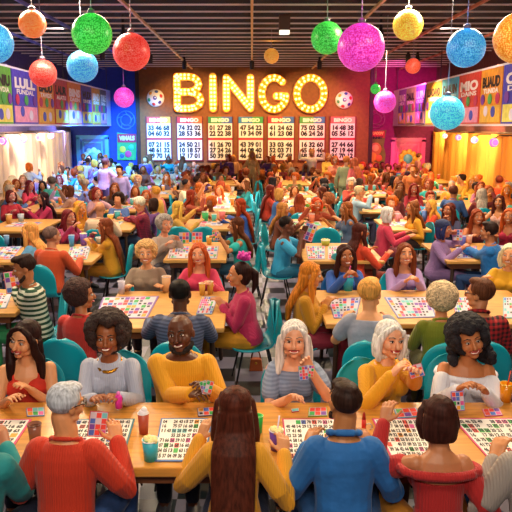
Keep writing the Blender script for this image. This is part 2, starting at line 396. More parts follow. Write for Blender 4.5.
    cut = {'sweater': .97, 'jacket': .95, 'shirt': .95, 'tee': None, 'tank': None, 'off': .93, 'vneck': .96, 'offsweater': .95}[kind]
    for s, k in ((-1, 'l'), (1, 'r')):
        S, E, W_ = J['S'+k], J['E'+k], J['W'+k]
        if kind == 'tee': t.tube([S-J['X']*s*.02, S.lerp(E, .35), S.lerp(E, .62)], [aw[0]+.016, aw[1]+.020, aw[2]+.026], 12, flat=False)
        elif kind == 'tank': t.tube([J['P']+J['ax']*J['TL']*.72+J['X']*s*.075+J['Y']*.115, J['P']+J['ax']*J['TL']*.90+J['X']*s*.085+J['Y']*.055, J['P']+J['ax']*J['TL']*.95+J['X']*s*.085-J['Y']*.02, J['P']+J['ax']*J['TL']*.72+J['X']*s*.075-J['Y']*.10], .013 if q != 'hero' else .009, 8)
        elif kind in ('off', 'offsweater'): t.tube([S.lerp(E, .33), S.lerp(E, .8), E, E.lerp(W_, .4), E.lerp(W_, .95)], [aw[0]+.012, aw[2]+.018, aw[2]+.02, aw[3]+.016, aw[4]+.012], 12)
        else:
            limb(t, S, E, W_, [w+.0 for w in aw], tk+.002, cut)
            if kind == 'sweater': t.ell(E.lerp(W_, .90), .040 if fem else .048, seg=10, n=6)
            if kind == 'jacket' and q != 'far': t.tube([E.lerp(W_, .86), E.lerp(W_, .95)], .046, 10)
    if kind == 'sweater' and q != 'far': t.tube([J['N']+J['Y']*math.sin(a)*.062+J['X']*math.cos(a)*(.066 if fem else .075)-J['ax']*(.008+.018*math.sin(a)) for a in [2*PI*i/12 for i in range(13)]], .012, 8)
    if kind == 'jacket': t.tube([J['N']+J['Y']*math.sin(a)*.065+J['X']*math.cos(a)*.078+J['ax']*(.012-.02*math.sin(a)) for a in [2*PI*i/12 for i in range(13)]], .018, 8)
    if kind == 'offsweater': t.tube([J['P']+J['ax']*J['TL']*.80+J['Y']*math.sin(a)*.112+J['X']*math.cos(a)*.19 for a in [2*PI*i/16 for i in range(17)]], .024, 8)
    parts.append(('sweater' if kind in ('sweater', 'offsweater') else 'shirt' if kind in ('shirt', 'jacket') else 'top', remesh(t, vox, {'hero': 4, 'mid': 2, 'far': 1}[q], 'top', tm)))
    if legs:
        g = MB(); torso(g, J, fem, .010, -.17, .12, 16)
        for hp, kn, an, to in LP: limb(g, hp, kn, an, lw, .012, .93)
        parts.append(('trousers', remesh(g, max(vox, .008), 2, 'trousers', matk['pants'] if matk else mat(pants, .8, 'cloth'))))
        g = MB()
        for hp, kn, an, to in LP:
            if q == 'far': break
            g = MB(); g.tube([an-V(0, .02, .02), an.lerp(to, .5)-V(0, 0, .025), to+V(0, .01, 0)], [.046, .048, .036], 10); g.box(an.lerp(to, .5)-V(0, .0, .062)+V(0, 0, .004), (.085, .25, .02))
            parts.append(('shoe', g.mesh('shoe', mat(shoes, .5), True)))
    hc = hair[1] if hair else None
    if hair and hair[0] != 'bald':
        curlk = hair[0] in ('afro', 'curly', 'greycurl', 'curllong')
        hm = matk['hair'] if matk else mat(hc, .55 if not curlk else .8, 'curl' if curlk else 'hair')
        parts.append(('hair', remesh(hair_mb(hair[0], c, HR, J, hs), max(vox*.9, .0055), 1 if curlk else 3, 'hair', hm)))
    P = lambda x, y, z: c+HR@(V(x, y, z)*hs)
    subs = []
    if q != 'far' and eyes:
        sc = 1.0 if q == 'hero' else 1.15
        for s in (-1, 1):
            e_ = MB().ell(P(s*.031, .0740, .010), [r*sc*hs for r in (.0132, .010, .0078)], HR, 12, 8).mesh('eye', mat('e0d6cc', .25), True)
            i_ = MB().ell(P(s*.031, .0800, .0095), [r*sc*hs for r in (.0066, .0050, .0070)], HR, 10, 6).mesh('iris', mat('2a1408', .15), True)
            parts.append(('eye', e_, [('iris', i_)]))
            br = MB().tube([P(s*.014, .086, .034), P(s*.032, .084, .041), P(s*.052, .072, .034)], [.0028, .0038, .002], 6).mesh('eyebrow', mat('1d120d' if hc is None or hc < 'a' else '8a7a6a', .8), True)
            parts.append(('eyebrow', br))
            if q == 'hero': parts.append(('eyelash', MB().tube([P(s*.017, .082, .012), P(s*.030, .0855, .0185), P(s*.046, .075, .014)], [.0015, .0026, .0015], 6).mesh('eyelash', mat('140c0a', .7), True)))
        if mouth:
            w, hh = {'smile': (.028, .0105), 'laugh': (.030, .0130), 'soft': (.020, .006)}[mouth]
            mo = MB(); n = 9
            pts = [P(w*math.sin((i/(n-1)-.5)*PI)*1.0, .0872-.018*(2*i/(n-1)-1)**2, -.0525+.009*(2*i/(n-1)-1)**2) for i in range(n)]
            mo.tube(pts, [hh*(.35+.65*math.cos((i/(n-1)-.5)*PI)) for i in range(n)], 8, squash=.55)
            ms = []
            if mouth != 'soft':
                te = MB(); te.tube([p+HR@V(0, .0030, -hh*.10) for p in pts[2:-2]], [hh*.58*(.35+.65*math.cos((i/(n-1)-.5)*PI)) for i in range(2, n-2)], 8, squash=.55)
                ms = [('teeth', te.mesh('teeth', mat('fffaf0', .25), True))]
            parts.append(('mouth', mo.mesh('mouth', mat('b03c38' if fem else '6a2420', .4), True), ms))
    for ex in extra:
        k = ex[0]
        if k == 'glasses':
            g = MB()
            for s in (-1, 1):
                g.tube([P(s*.033+.024*math.cos(a), .098-.012*abs(math.cos(a)), .010+.019*math.sin(a)) for a in [2*PI*i/12 for i in range(13)]], .0028, 6)
                g.tube([P(s*.057, .085, .014), P(s*.083, .01, .014), P(s*.083, -.02, .004)], .0028, 6)
            g.tube([P(-.01, .1, .014), P(.01, .1, .014)], .0028, 6); parts.append(('glasses', g.mesh('glasses', mat(ex[1], .3), True)))
        elif k == 'hoops':
            for s in (-1, 1): parts.append(('earring', MB().tube([P(s*.084, .004+.018*math.sin(a), -.052+.020*math.cos(a)) for a in [2*PI*i/12 for i in range(13)]], .003, 6).mesh('earring', mat(ex[1], .2, metal=1), True)))
        elif k == 'necklace':
            parts.append(('necklace', MB().tube([J['N']+J['Y']*(math.sin(a)*.076+.018)+J['X']*math.cos(a)*.078-J['ax']*(.030+.030*math.sin(a)) for a in [2*PI*i/20 for i in range(21)]], .012, 8).mesh('necklace', mat(ex[1], .25, metal=.8), True)))
        elif k == 'beard':
            g = MB(); n = 9
            for i in range(n):
                a = (i/(n-1)-.5)*2; g.ell(P(.068*math.sin(a*1.45), .058*math.cos(a*1.3)+.004, -.060-.038*math.cos(a*1.5)), (.016*hs, .014*hs, .023*hs), seg=8, n=6)
            g.tube([P(-.026, .085, -.030), P(0, .094, -.026), P(.026, .085, -.030)], .006, 6)
            parts.append(('beard', remesh(g, .006, 2, 'beard', mat(ex[1], .8, 'curl'))))
        elif k == 'bow':
            g = MB(); r_ = random.Random(2)
            for i in range(26):
                a = i*2.4; g.tube([P(0, -.05, .13), P(.05*math.cos(a), -.05+.05*math.sin(a), .15+.05*r_.random())], [.006, .016], 6)
            parts.append(('hair_bow', g.mesh('hair_bow', mat(ex[1], .5), True)))
        elif k == 'watch':
            w = J['W'+ex[2]]; dv = (w-J['E'+ex[2]]).normalized(); parts.append(('watch', MB().tube([w-dv*.045, w-dv*.02], .032, 12, flat=True).mesh('watch', mat(ex[1], .4), True)))
        elif k == 'hat': parts.append(('cap', MB().ell(P(0, -.025, .065), (.10, .108, .075)).mesh('cap', mat(ex[1], .8, 'knit'), True)))
    if build_only: return body, parts, J
    root = link('person', body, None, loc, (0, 0, th), s); tag(root, label, cat, group)
    put_parts(root, parts)
    root_info = dict(root=root, J=J, s=s, th=th, loc=Vector(loc), c=c)
    if chair and not stand: place_chair(chair, loc, th, s, short, back=chair_back)
    return root_info
def put_parts(root, parts):
    for p in parts:
        o = link(p[0], p[1], root)
        if len(p) > 2:
            for n_, m_ in p[2]: link(n_, m_, o)
def world(info, v): return info['loc']+Matrix.Rotation(info['th'], 3, 'Z')@(Vector(v)*info['s'])

# ------------------------------------------------------------------ chairs
def chair_meshes(col):
    nu, nv = 15, 34; mb = MB(); vs = []
    prof = []      # (y, z, half width, dish)
    for j in range(nv):
        t = j/(nv-1)
        if t < .42: u = t/.42; y = .23-u*.37; z = .437-.025*math.sin(u*PI); w = .215+.025*math.sin(u*PI); di = .02
        elif t < .58: u = (t-.42)/.16; y = -.14-.07*math.sin(u*PI/2); z = .437+.075*(1-math.cos(u*PI/2)); w = .225; di = .03
        else: u = (t-.58)/.42; y = -.21-.055*u; z = .512+.36*u; w = .225*math.sqrt(max(.02, 1-max(0, (u-.35)/.66)**2.4)); di = .04
        if t < .08: w *= math.sqrt(1-((.08-t)/.08)**2*.6)
        prof.append((y, z, w, di))
    for T in (0, 1):
        for j, (y, z, w, di) in enumerate(prof):
            t = j/(nv-1); nrm = V(0, 0, 1) if t < .42 else V(0, .9, .4) if t < .58 else V(0, 1, .1)
            for i in range(nu):
                a = 2*i/(nu-1)-1; p = V(a*w, y, z)+nrm*(di*a*a)-nrm*(.016*T); vs.append(p)
    fs = []; o = nu*nv
    for j in range(nv-1):
        for i in range(nu-1):
            k = j*nu+i; fs.append((k, k+1, k+nu+1, k+nu)); fs.append((o+k, o+k+nu, o+k+nu+1, o+k+1))
    for i in range(nu-1): fs += [(i, o+i, o+i+1, i+1), ((nv-1)*nu+i, (nv-1)*nu+i+1, o+(nv-1)*nu+i+1, o+(nv-1)*nu+i)]
    for j in range(nv-1): fs += [(j*nu, (j+1)*nu, o+(j+1)*nu, o+j*nu), (j*nu+nu-1, o+j*nu+nu-1, o+(j+1)*nu+nu-1, (j+1)*nu+nu-1)]
    mb.add(vs, fs); sh = mb.mesh('seat_shell', mat(col, .35), True)
    legs = [MB().tube([V(sx*.13, sy*.12-.02, .435), V(sx*.20, sy*.21-.02, 0.012)], [.012, .009], 8).mesh('leg', mat('1b1c22', .4, metal=.4), True) for sx in (-1, 1) for sy in (-1, 1)]
    return sh, legs
CH = {}
CHN = []
def place_chair(kind, loc, th, s, who='', label=None, back=.03):
    col = {'teal': '0aa0b4', 'blue': '1a5ea0', 'mint': '3cc0a8'}[kind]
    if kind not in CH: CH[kind] = chair_meshes(col)
    sh, legs = CH[kind]; Rz = Matrix.Rotation(th, 3, 'Z')
    p = Vector(loc)-(Rz@V(0, back, 0))*s; p.z = 0
    r = link('shell_chair', None, None, p, (0, 0, th), s*.97); 
    cn = {'teal': 'teal', 'blue': 'blue', 'mint': 'mint green'}[kind]
    tag(r, label or (cn+' shell chair under the '+who), 'chair', 'shell chairs with black legs')
    link('seat_shell', sh, r)
    for l_ in legs: link('leg', l_, r)
    return r

# ------------------------------------------------------------------ the setting
def box_s(name, c, sz, m, parent=None): return struct(name, MB().box(c, sz).mesh(name, m), parent)
fm, n, l, b = nt('checker_floor'); tc = n.new('ShaderNodeTexCoord'); mp = n.new('ShaderNodeMapping'); mp.inputs['Location'].default_value = (.17, .1, 0); l.new(tc.outputs['Object'], mp.inputs[0])
ck = n.new('ShaderNodeTexChecker'); ck.inputs['Scale'].default_value = 1/.34; ck.inputs['Color1'].default_value = hx('1c1a22'); ck.inputs['Color2'].default_value = hx('8c88a0')
nz = n.new('ShaderNodeTexNoise'); nz.inputs['Scale'].default_value = 3; mx = n.new('ShaderNodeMix'); mx.data_type = 'RGBA'; mx.blend_type = 'MULTIPLY'; mx.inputs[0].default_value = .4
l.new(mp.outputs[0], ck.inputs[0]); l.new(tc.outputs['Object'], nz.inputs[0]); l.new(ck.outputs[0], mx.inputs[6]); l.new(nz.outputs[0], mx.inputs[7]); l.new(mx.outputs[2], b.inputs['Base Color']); b.inputs['Roughness'].default_value = .28
box_s('floor', (0, DW/2-.5, -.05), (2*SIDE+.4, DW+3.4, .1), fm)
box_s('ceiling', (0, DW/2-.5, CEIL+.35), (2*SIDE+.4, DW+3.4, .1), mat('0b080f', .9))
wl = mat('2a3fa8', .8, 'cloth'); wr = mat('8a1c58', .8, 'cloth'); wo = mat('8a5226', .75, 'cloth')
box_s('wall_left', (-SIDE-.1, DW/2-.5, 2.3), (.2, DW+3, 5.4), mat('40306a', .85, 'cloth'))
box_s('wall_right', (SIDE+.1, DW/2-.5, 2.3), (.2, DW+3, 5.4), mat('6a2a30', .85, 'cloth'))
box_s('wall_near', (0, -2.1, 2.3), (2*SIDE+.4, .2, 5.4), mat('40304a', .85, 'cloth'))
def bx(px, d=DW): return D(px, 126, d).x
def bz(py, d=DW): return D(252, py, d).z
xl, xr = bx(141), bx(368)
struct('wall_back', MB().box(((-SIDE+0)/2, DW+.1, 2.3), (SIDE, .2, 5.4)).mesh('wall_back', wl))
struct('wall_rear', MB().box(((SIDE)/2, DW+.1, 2.3), (SIDE, .2, 5.4)).mesh('wall_rear', wr))
PD = DW-.25
box_s('trim_1', ((xl+xr)/2, DW-.12, 2.5), (xr-xl, .24, 5.0), wo)
for k, x in enumerate((xl-.06, xr+.06)): box_s('trim_%d' % (k+2), (x, DW-.14, 2.5), (.14, .32, 5.0), mat('3a1410', .6, 'wood'))
# slatted ceiling: thin bars across and long rails towards the rear
sl = MB(); y = -1.5
while y < DW: sl.box((0, y, CEIL+.02), (2*SIDE, .020, .03)); y += .72
struct('ceiling', sl.mesh('ceiling_slats', mat('f4e6e6', .4)))
for k, x in enumerate((-5.6, -4.0, -2.25, -.0, 2.25, 4.0, 5.6)):
    col = 'd8b070' if abs(x) < 3 else '5560c8' if x < 0 else 'c06a50'
    struct('trim_%d' % (k+4), MB().box((x, DW/2-.5, CEIL-.03), (.05, DW+1, .05)).mesh('trim', mat(col, .4)))
# poster rail along both sides
PX = abs(bx(112)); 
for k, s in enumerate((-1, 1)):
    z0 = H+.05; z1 = bz(92)
    struct('trim_%d' % (k+11), MB().box((s*(PX+.06), 15.5, (z0+z1)/2), (.06, 19, z1-z0+.10)).mesh('trim', mat('efe9ff' if s < 0 else 'f3e6e6', .5)))
    for y in (7, 13, 19, 24.6):
        o = link('hanger_rod', MB().tube([(s*(PX+.06), y, z1+.03), (s*(PX+.06), y, CEIL+.3)], .012, 8).mesh('rod', mat('444450', .4, metal=.6))); tag(o, 'thin steel rod holding the %s poster rail, %s from the front' % ('left' if s < 0 else 'right', {7: 'first', 13: 'second', 19: 'third', 24.6: 'fourth'}[y]), 'rod', 'rods holding the poster rails')
    # one poster after another
    edges = ([-25, 3, 22, 46, 62, 75, 88, 98, 106, 112] if s < 0 else [393, 400, 409, 419, 434, 450, 471, 492, 528])
    cols = (['9ac83a', '5fae3a', '4a3ac0', 'e08a2a', 'c8283a', 'e0802a', '4238b0', 'e0a020', '6a6470'] if s < 0 else ['8a3a9a', '8aa82a', '4a42b8', 'e09420', '2fb0d0', 'd83a28', 'e8981a', '3a34b8'])
    words = (['BINGO', 'BNIU', 'LULL', 'BAUD', 'LAUR', 'BINS', 'WUDE', 'BIND', 'TULE'] if s < 0 else ['BUNG', 'DAUL', 'LUIN', 'LUADAVD', 'DAAUIN', 'MIO', 'BUAUD', 'OLDI'])
    w2 = (['5 25', 'AIVDIA', 'FUNDAL', 'TAVIDE', 'ALATU', 'DAEIN', 'UINIDE', 'GUNIS', 'DINA'] if s < 0 else ['NIDE', 'UNIDA', 'DUNT', 'TAIDUN', 'WEDOU', 'DAINS', 'TUNIDA', 'DUNI'])
    cn = {'9ac83a': 'lime green', '5fae3a': 'green', '4a3ac0': 'violet blue', 'e08a2a': 'orange', 'c8283a': 'crimson', 'e0802a': 'amber orange', '4238b0': 'indigo', 'e0a020': 'yellow', '6a6470': 'grey', '8a3a9a': 'purple', '8aa82a': 'olive green', '4a42b8': 'violet', 'e09420': 'golden orange', '2fb0d0': 'sky blue', 'd83a28': 'red', 'e8981a': 'orange', '3a34b8': 'deep blue'}
    for i in range(len(edges)-1):
        def yy(px):
            return abs(PX/((px-CX)/F))*math.cos(PITCH)   # distance where the rail plane crosses that column
        ya, yb = yy(edges[i]), yy(edges[i+1]); y0, y1 = min(ya, yb), max(ya, yb); w = y1-y0-.05*min(1, y1-y0); yc = (y0+y1)/2; hgt = z1-z0
        r = link('bingo_poster', MB().box((0, 0, 0), (.02, w, hgt)).mesh('bingo_poster', mat(cols[i], .6, 'cloth')), None, (s*(PX+.02), yc, (z0+z1)/2))
        tag(r, '%s bingo poster with lettering, %s on the %s wall rail' % (cn[cols[i]], ['', 'nearest the picture edge', 'second', 'third', 'fourth', 'fifth', 'sixth', 'seventh', 'eighth', 'ninth'][i+1] if s < 0 else ['farthest', 'second farthest', 'third farthest', 'fourth farthest', 'fifth farthest', 'third nearest', 'second nearest', 'nearest'][i], 'left' if s < 0 else 'right'), 'poster', 'posters on the side rails')
        rot = (PI/2, 0, PI/2) if s < 0 else (PI/2, 0, -PI/2); ox = -s*.014
        link('headline', fit(text(words[i], .4, mat('20141c' if i in (1, 3, 4, 6) else 'f6f0e6', .6), .002, .02), w*.82, hgt*.20), r, (ox, 0, hgt*.26), rot)
        link('subtitle', fit(text(w2[i], .3, mat('f6f0e6', .6), .002, .008), w*.7, hgt*.09), r, (ox, 0, hgt*.10), rot)
        link('panel', MB().box((0, 0, 0), (.008, w*.92, hgt*.30)).mesh('panel', mat(['f0c040', 'e8e060', 'f0a0c0'][i % 3], .6, 'cloth')), r, (ox, 0, -hgt*.32))
        rr = random.Random(i+s)
        for k2 in range(5):
            g = MB().lathe([(.001, 0), (.10*hgt, .0), (.10*hgt, .01), (.001, .012)], seg=12)
            link('drawn_ball', g.mesh('drawn_ball', mat(['c02a60', '3a50c8', '40a850', 'e8e0f0', '7030a0'][k2], .5)), r, (ox*1.3, (k2/4-.5)*w*.7, -hgt*(.30+.05*rr.uniform(-1, 1)) if k2 % 2 else -hgt*.05), (0, -s*PI/2, 0))

# curtains along the side walls with round wash lamps above
for s, c1 in ((-1, 'dcc2b0'), (1, 'd88a30')):
    mb = MB(); vs = []; nn = 420; y0, y1 = (13.5, 24.2)
    for i in range(nn):
        t = i/(nn-1); yq = y0+(y1-y0)*t; xq = s*(SIDE-.22+.07*math.sin(t*2*PI*27)+.03*math.sin(t*2*PI*11.3))
        vs += [V(xq, yq, .05), V(xq, yq, 2.28)]
    fs = [(2*i, 2*i+1, 2*i+3, 2*i+2) for i in range(nn-1)]
    o = len(vs); vs += [v+V(s*.02, 0, 0) for v in vs]; fs += [tuple(q+o for q in f[::-1]) for f in fs]
    r = link('stage_curtain', mb.add(vs, fs).mesh('stage_curtain', mat(c1, .75, 'plain'), True))
    tag(r, 'long pleated %s curtain along the %s wall' % (('pale cream', 'left') if s < 0 else ('golden orange', 'right')), 'curtain')
    rod = link('curtain_rod', MB().tube([(s*(SIDE-.22), y0, 2.31), (s*(SIDE-.22), y1, 2.31)], .03, 8).mesh('rod', mat('6a4a3a', .4)), r)
for s, pts in ((-1, ((3, 141, 7.5), (23, 139.5, 7), (39, 137.5, 6), (51, 136, 6))), (1, ((445, 136, 5), (458.5, 137.5, 6), (474.5, 140, 7), (494, 142.5, 9)))):
    for i, (px, py, dia) in enumerate(pts):
        X0 = s*(SIDE-.55); d = abs(X0/((px-CX)/F))*math.cos(PITCH); p = D(px, py, d); r_ = dia/2*d/F
        r = link('stage_lamp', MB().ell((0, 0, 0), r_, seg=18, n=12).mesh('stage_lamp', mat('ff5ad0', .4, emit=1.0), True), None, p)
        tag(r, 'round pink glowing stage lamp by the %s curtain, %s from the rear' % ('left' if s < 0 else 'right', ['first', 'second', 'third', 'fourth'][i if s > 0 else 3-i]), 'lamp', 'pink stage lamps')
        link('bracket', MB().tube([(0, 0, r_*.8), (s*.12, 0, r_+.06), (s*(SIDE-abs(p.x)), 0, r_+.06)], .015, 8).mesh('bracket', mat('2a2028', .5)), r)
        link('ring', MB().tube([(math.cos(a)*r_*.72, -r_*.75, math.sin(a)*r_*.72) for a in [2*PI*k/16 for k in range(17)]], .012, 6).mesh('ring', mat('ffd0f0', .5)), r)

# back wall: doors, circles, small signs
def wallbox(px0, py0, px1, py1, d, th=.03): 
    a, b_ = D(px0, py0, d), D(px1, py1, d); return ((a.x+b_.x)/2, d, (a.z+b_.z)/2), (abs(b_.x-a.x), th, abs(a.z-b_.z))
def door(nm, px0, py0, px1, py1, col, fc, oc):
    c, sz = wallbox(px0, py0, px1, py1, DW-.06, .08); zt = c[2]+sz[2]/2; c = (c[0], c[1], zt/2); sz = (sz[0], sz[1], zt)
    r = link(nm, MB().box((0, 0, 0), sz).mesh('leaf', mat(col, .4, 'cloth')), None, c); r['kind'] = 'structure'
    f = MB(); w, hh = sz[0]/2, sz[2]/2
    f.box((-w-.05, 0, 0), (.14, .14, sz[2]+.1)); f.box((w+.05, 0, 0), (.14, .14, sz[2]+.1)); f.box((0, 0, hh+.05), (sz[0]+.24, .14, .14)); link('door_frame', f.mesh('door_frame', mat(fc, .4)), r)
    f = MB()
    for x in (-w*.72, w*.72): f.box((x, -.05, .1), (.05, .03, sz[2]*.8))
    f.box((0, -.05, hh*.85), (w*1.44, .03, .05)); f.box((0, -.05, -hh*.6), (w*1.44, .03, .05)); link('door_panel', f.mesh('door_panel', mat(fc, .4)), r)
    f = MB()
    for k in range(9): f.ell((.26*math.cos(k*.7), -.08, hh*.30+.26*math.sin(k*.7)), (.12, .03, .12), seg=10, n=6)
    link('ornament', f.mesh('ornament', mat(oc, .4), True), r)
    link('ornament', MB().ell((0, -.09, hh*.30), (.19, .05, .19)).mesh('ornament', mat('6aa8e0', .4), True), r)
    link('door_handle', MB().tube([(w*.85, -.05, -.1), (w*.85, -.11, -.1), (w*.7, -.11, -.1)], .02, 8).mesh('door_handle', mat('d8c080', .3, metal=.8), True), r)
door('door_1', 79.5, 138.5, 107, 175, '1a6ad0', '48a8f0', 'a8e8f0')
door('door_2', 394, 141, 420.5, 178, 'e0208a', 'f040a0', 'f0a030')
for k, (px, py, cc) in enumerate(((126, 120, '5a7ac8'), (376, 119, 'a05a70'))):
    p = D(px, py, DW-.03); g = MB()
    for R_ in (.34, .20): g.tube([(R_*math.cos(a), 0, R_*math.sin(a)) for a in [2*PI*i/24 for i in range(25)]], .022, 6)
    for a in range(5): g.tube([(.20*math.cos(a*1.257), 0, .20*math.sin(a*1.257)), (.34*math.cos(a*1.257+.4), 0, .34*math.sin(a*1.257+.4))], .015, 6)
    r = link('wall_emblem', g.mesh('wall_emblem', mat(cc, .5), True), None, p); tag(r, 'round line-drawn ball emblem on the %s back wall' % ('blue' if k == 0 else 'dark magenta'), 'emblem')
# two printed banners
p = wallbox(117, 133, 137.5, 160, DW-.05, .03); g = MB(); w, hh = p[1][0]/2, p[1][2]/2
r = link('wall_banner', MB().prism([(-w*1.05, -hh), (w*.85, -hh), (w, hh*.85), (-w, hh*1.05)], -.015, .015, lambda x, y, z: V(x, z, y)).mesh('wall_banner', mat('3aa860', .6, 'cloth')), None, p[0]); tag(r, 'green and red printed banner on the blue back wall', 'banner')
link('headline_band', MB().box((0, -.02, hh*.62), (w*1.9, .02, hh*.62)).mesh('band', mat('c8284a', .6)), r)
link('headline', fit(text('VIMALS', .3, mat('f6d8d8', .6), .004, .02), w*1.6, hh*.36), r, (0, -.036, hh*.62), (PI/2, 0, 0))
for k, (x, z, c_, q) in enumerate(((-.3, -.2, 'e8d040', .2), (.25, -.05, '40c0e0', .16), (.05, -.55, 'd04080', .22), (-.35, -.7, '3060c0', .15))): link('drawn_ball', MB().ell((x*w*1.6, -.02, z*hh), (q*w*1.6, .02, q*w*1.6)).mesh('drawn_ball', mat(c_, .6), True), r)
p = wallbox(363, 130, 385, 170, DW-.05, .03); w, hh = p[1][0]/2, p[1][2]/2
r = link('wall_banner', MB().prism([(-w*.95, -hh), (w*.9, -hh), (w, -hh*.2), (w*.8, hh*.2), (w, hh), (-w*.6, hh*.95), (-w*.6, hh*.4), (-w, hh*.05)], -.015, .015, lambda x, y, z: V(x, z, y)).mesh('wall_banner', mat('7a7a22', .6, 'cloth')), None, p[0]); tag(r, 'scalloped olive and gold printed banner on the magenta back wall', 'banner')
link('headline_band', MB().box((.05, -.02, hh*.78), (w*1.5, .02, hh*.34)).mesh('band', mat('c8382a', .6)), r)
link('headline', fit(text('XXWXW', .3, mat('f0d060', .6), .004, .02), w*1.3, hh*.16), r, (.05, -.036, hh*.84), (PI/2, 0, 0))
link('subtitle', fit(text('THNNBT', .3, mat('2a1a10', .6), .004, .02), w*1.2, hh*.13), r, (.05, -.036, hh*.62), (PI/2, 0, 0))
for k, (x, z, c_, q) in enumerate(((.1, .05, 'd08040', .55), (.1, .1, 'f0c070', .32), (-.2, -.35, 'f0b030', .45), (.4, -.4, 'e06a30', .3))): link('drawn_fruit', MB().ell((x*w, -.02-.008*k, z*hh), (q*w, .02, q*w)).mesh('drawn_fruit', mat(c_, .6), True), r)

# marquee letters
bm_ = mat('fff0a0', .3, emit=2.2); face = mat('f0a820', .5, emit=.9); rim = mat('a85a14', .5)
def letter(ch, px0, px1, py0, py1, strokes):
    p0, p1 = D(px0, py1, DW-.34), D(px1, py0, DW-.34); w = p1.x-p0.x; hgt = p1.z-p0.z; t = .27; pd = DW-.34
    r = link('marquee_letter', None, None, (p0.x, pd, p0.z)); tag(r, 'bulb-lit golden marquee letter %s above the number boards' % ch, 'sign letter', 'marquee letters spelling BINGO')
    def out(tt, dep, yo):
        g = MB()
        for st in strokes:
            pts = [V(t/2+x*(w-t), 0, t/2+z*(hgt-t)) for x, z in st]
            for i, p in enumerate(pts):
                g.prism([(p.x+tt/2*math.cos(a), p.z+tt/2*math.sin(a)) for a in [2*PI*k/12 for k in range(12)]], yo-dep, yo, lambda x, y, z: V(x, z, y))
                if i:
                    a_, b__ = pts[i-1], p; dv = (b__-a_); dv.normalize(); nv = V(-dv.z, 0, dv.x)*tt/2
                    g.prism([((a_+nv).x, (a_+nv).z), ((b__+nv).x, (b__+nv).z), ((b__-nv).x, (b__-nv).z), ((a_-nv).x, (a_-nv).z)], yo-dep, yo, lambda x, y, z: V(x, z, y))
        return g
    link('letter_body', out(t+.07, .14, .12).mesh('letter_body', rim), r)
    link('letter_face', out(t, .02, -.02).mesh('letter_face', face), r)
    done = []
    for st in strokes:
        pts = [V(t/2+x*(w-t), 0, t/2+z*(hgt-t)) for x, z in st]
        for i in range(1, len(pts)):
            dv = pts[i]-pts[i-1]; L_ = dv.length; dv.normalize(); nv = V(-dv.z, 0, dv.x)*.062; m = max(1, round(L_/.14))
            for k in range(m+1):
                for q in (-1, 1):
                    c = pts[i-1]+dv*(L_*k/m)+nv*q
                    if all((c-o_).length > .085 for o_ in done): done.append(c)
    big = MB().ell((0, 0, 0), (.048, .035, .048), seg=10, n=6).mesh('bulb', bm_, True)
    for k, c in enumerate(done):
        if k < 99: link('bulb', big, r, (c.x, -.055, c.z))
arc = lambda cx, cz, rx, rz, a0, a1, n=10: [(cx+rx*math.cos(math.radians(a0+(a1-a0)*i/n)), cz+rz*math.sin(math.radians(a0+(a1-a0)*i/n))) for i in range(n+1)]
letter('B', 174, 204, 73, 112, [[(0, 0), (0, 1)], [(0, 1), (.5, 1)]+arc(.5, .76, .42, .24, 90, -90, 6)+[(0, .52)], [(.5, .52)]+arc(.5, .26, .5, .26, 90, -90, 6)+[(0, 0)]])
letter('I', 209, 217, 73, 112, [[(.5, 0), (.5, 1)]])
letter('N', 223, 254, 74, 112, [[(0, 0), (0, 1), (1, 0), (1, 1)]])
letter('G', 258, 290, 74, 113, [arc(.5, .5, .5, .5, 48, 335, 14)+[(.97, .42), (.6, .42)]])
letter('O', 293, 328, 74, 113, [arc(.5, .5, .5, .5, 0, 360, 18)])
for k, (px, py) in enumerate(((155.5, 98), (344, 100))):
    p = D(px, py, PD-.05); r = link('wall_ball', MB().ell((0, 0, 0), (.33, .16, .33), seg=24, n=14).mesh('wall_ball', mat('f4efe6', .35), True), None, p)
    tag(r, 'round white bingo ball ornament with coloured patches %s the lit letters' % ('left of' if k == 0 else 'right of'), 'ball ornament')
    for i in range(6): a = i*1.047+.3; link('patch', MB().ell((.215*math.cos(a), -.095, .215*math.sin(a)), (.075, .04, .075)).mesh('patch', mat(['d02a2a', '2a50b0', 'e0a020', '2a9050', 'd02a2a', '3a2a80'][i], .4), True), r)
    link('patch', MB().ell((0, -.125, 0), (.095, .05, .095)).mesh('patch', mat('2848a0', .4), True), r); link('pupil', MB().ell((.01, -.165, .01), (.035, .02, .035)).mesh('pupil', mat('e8f0ff', .3), True), r)
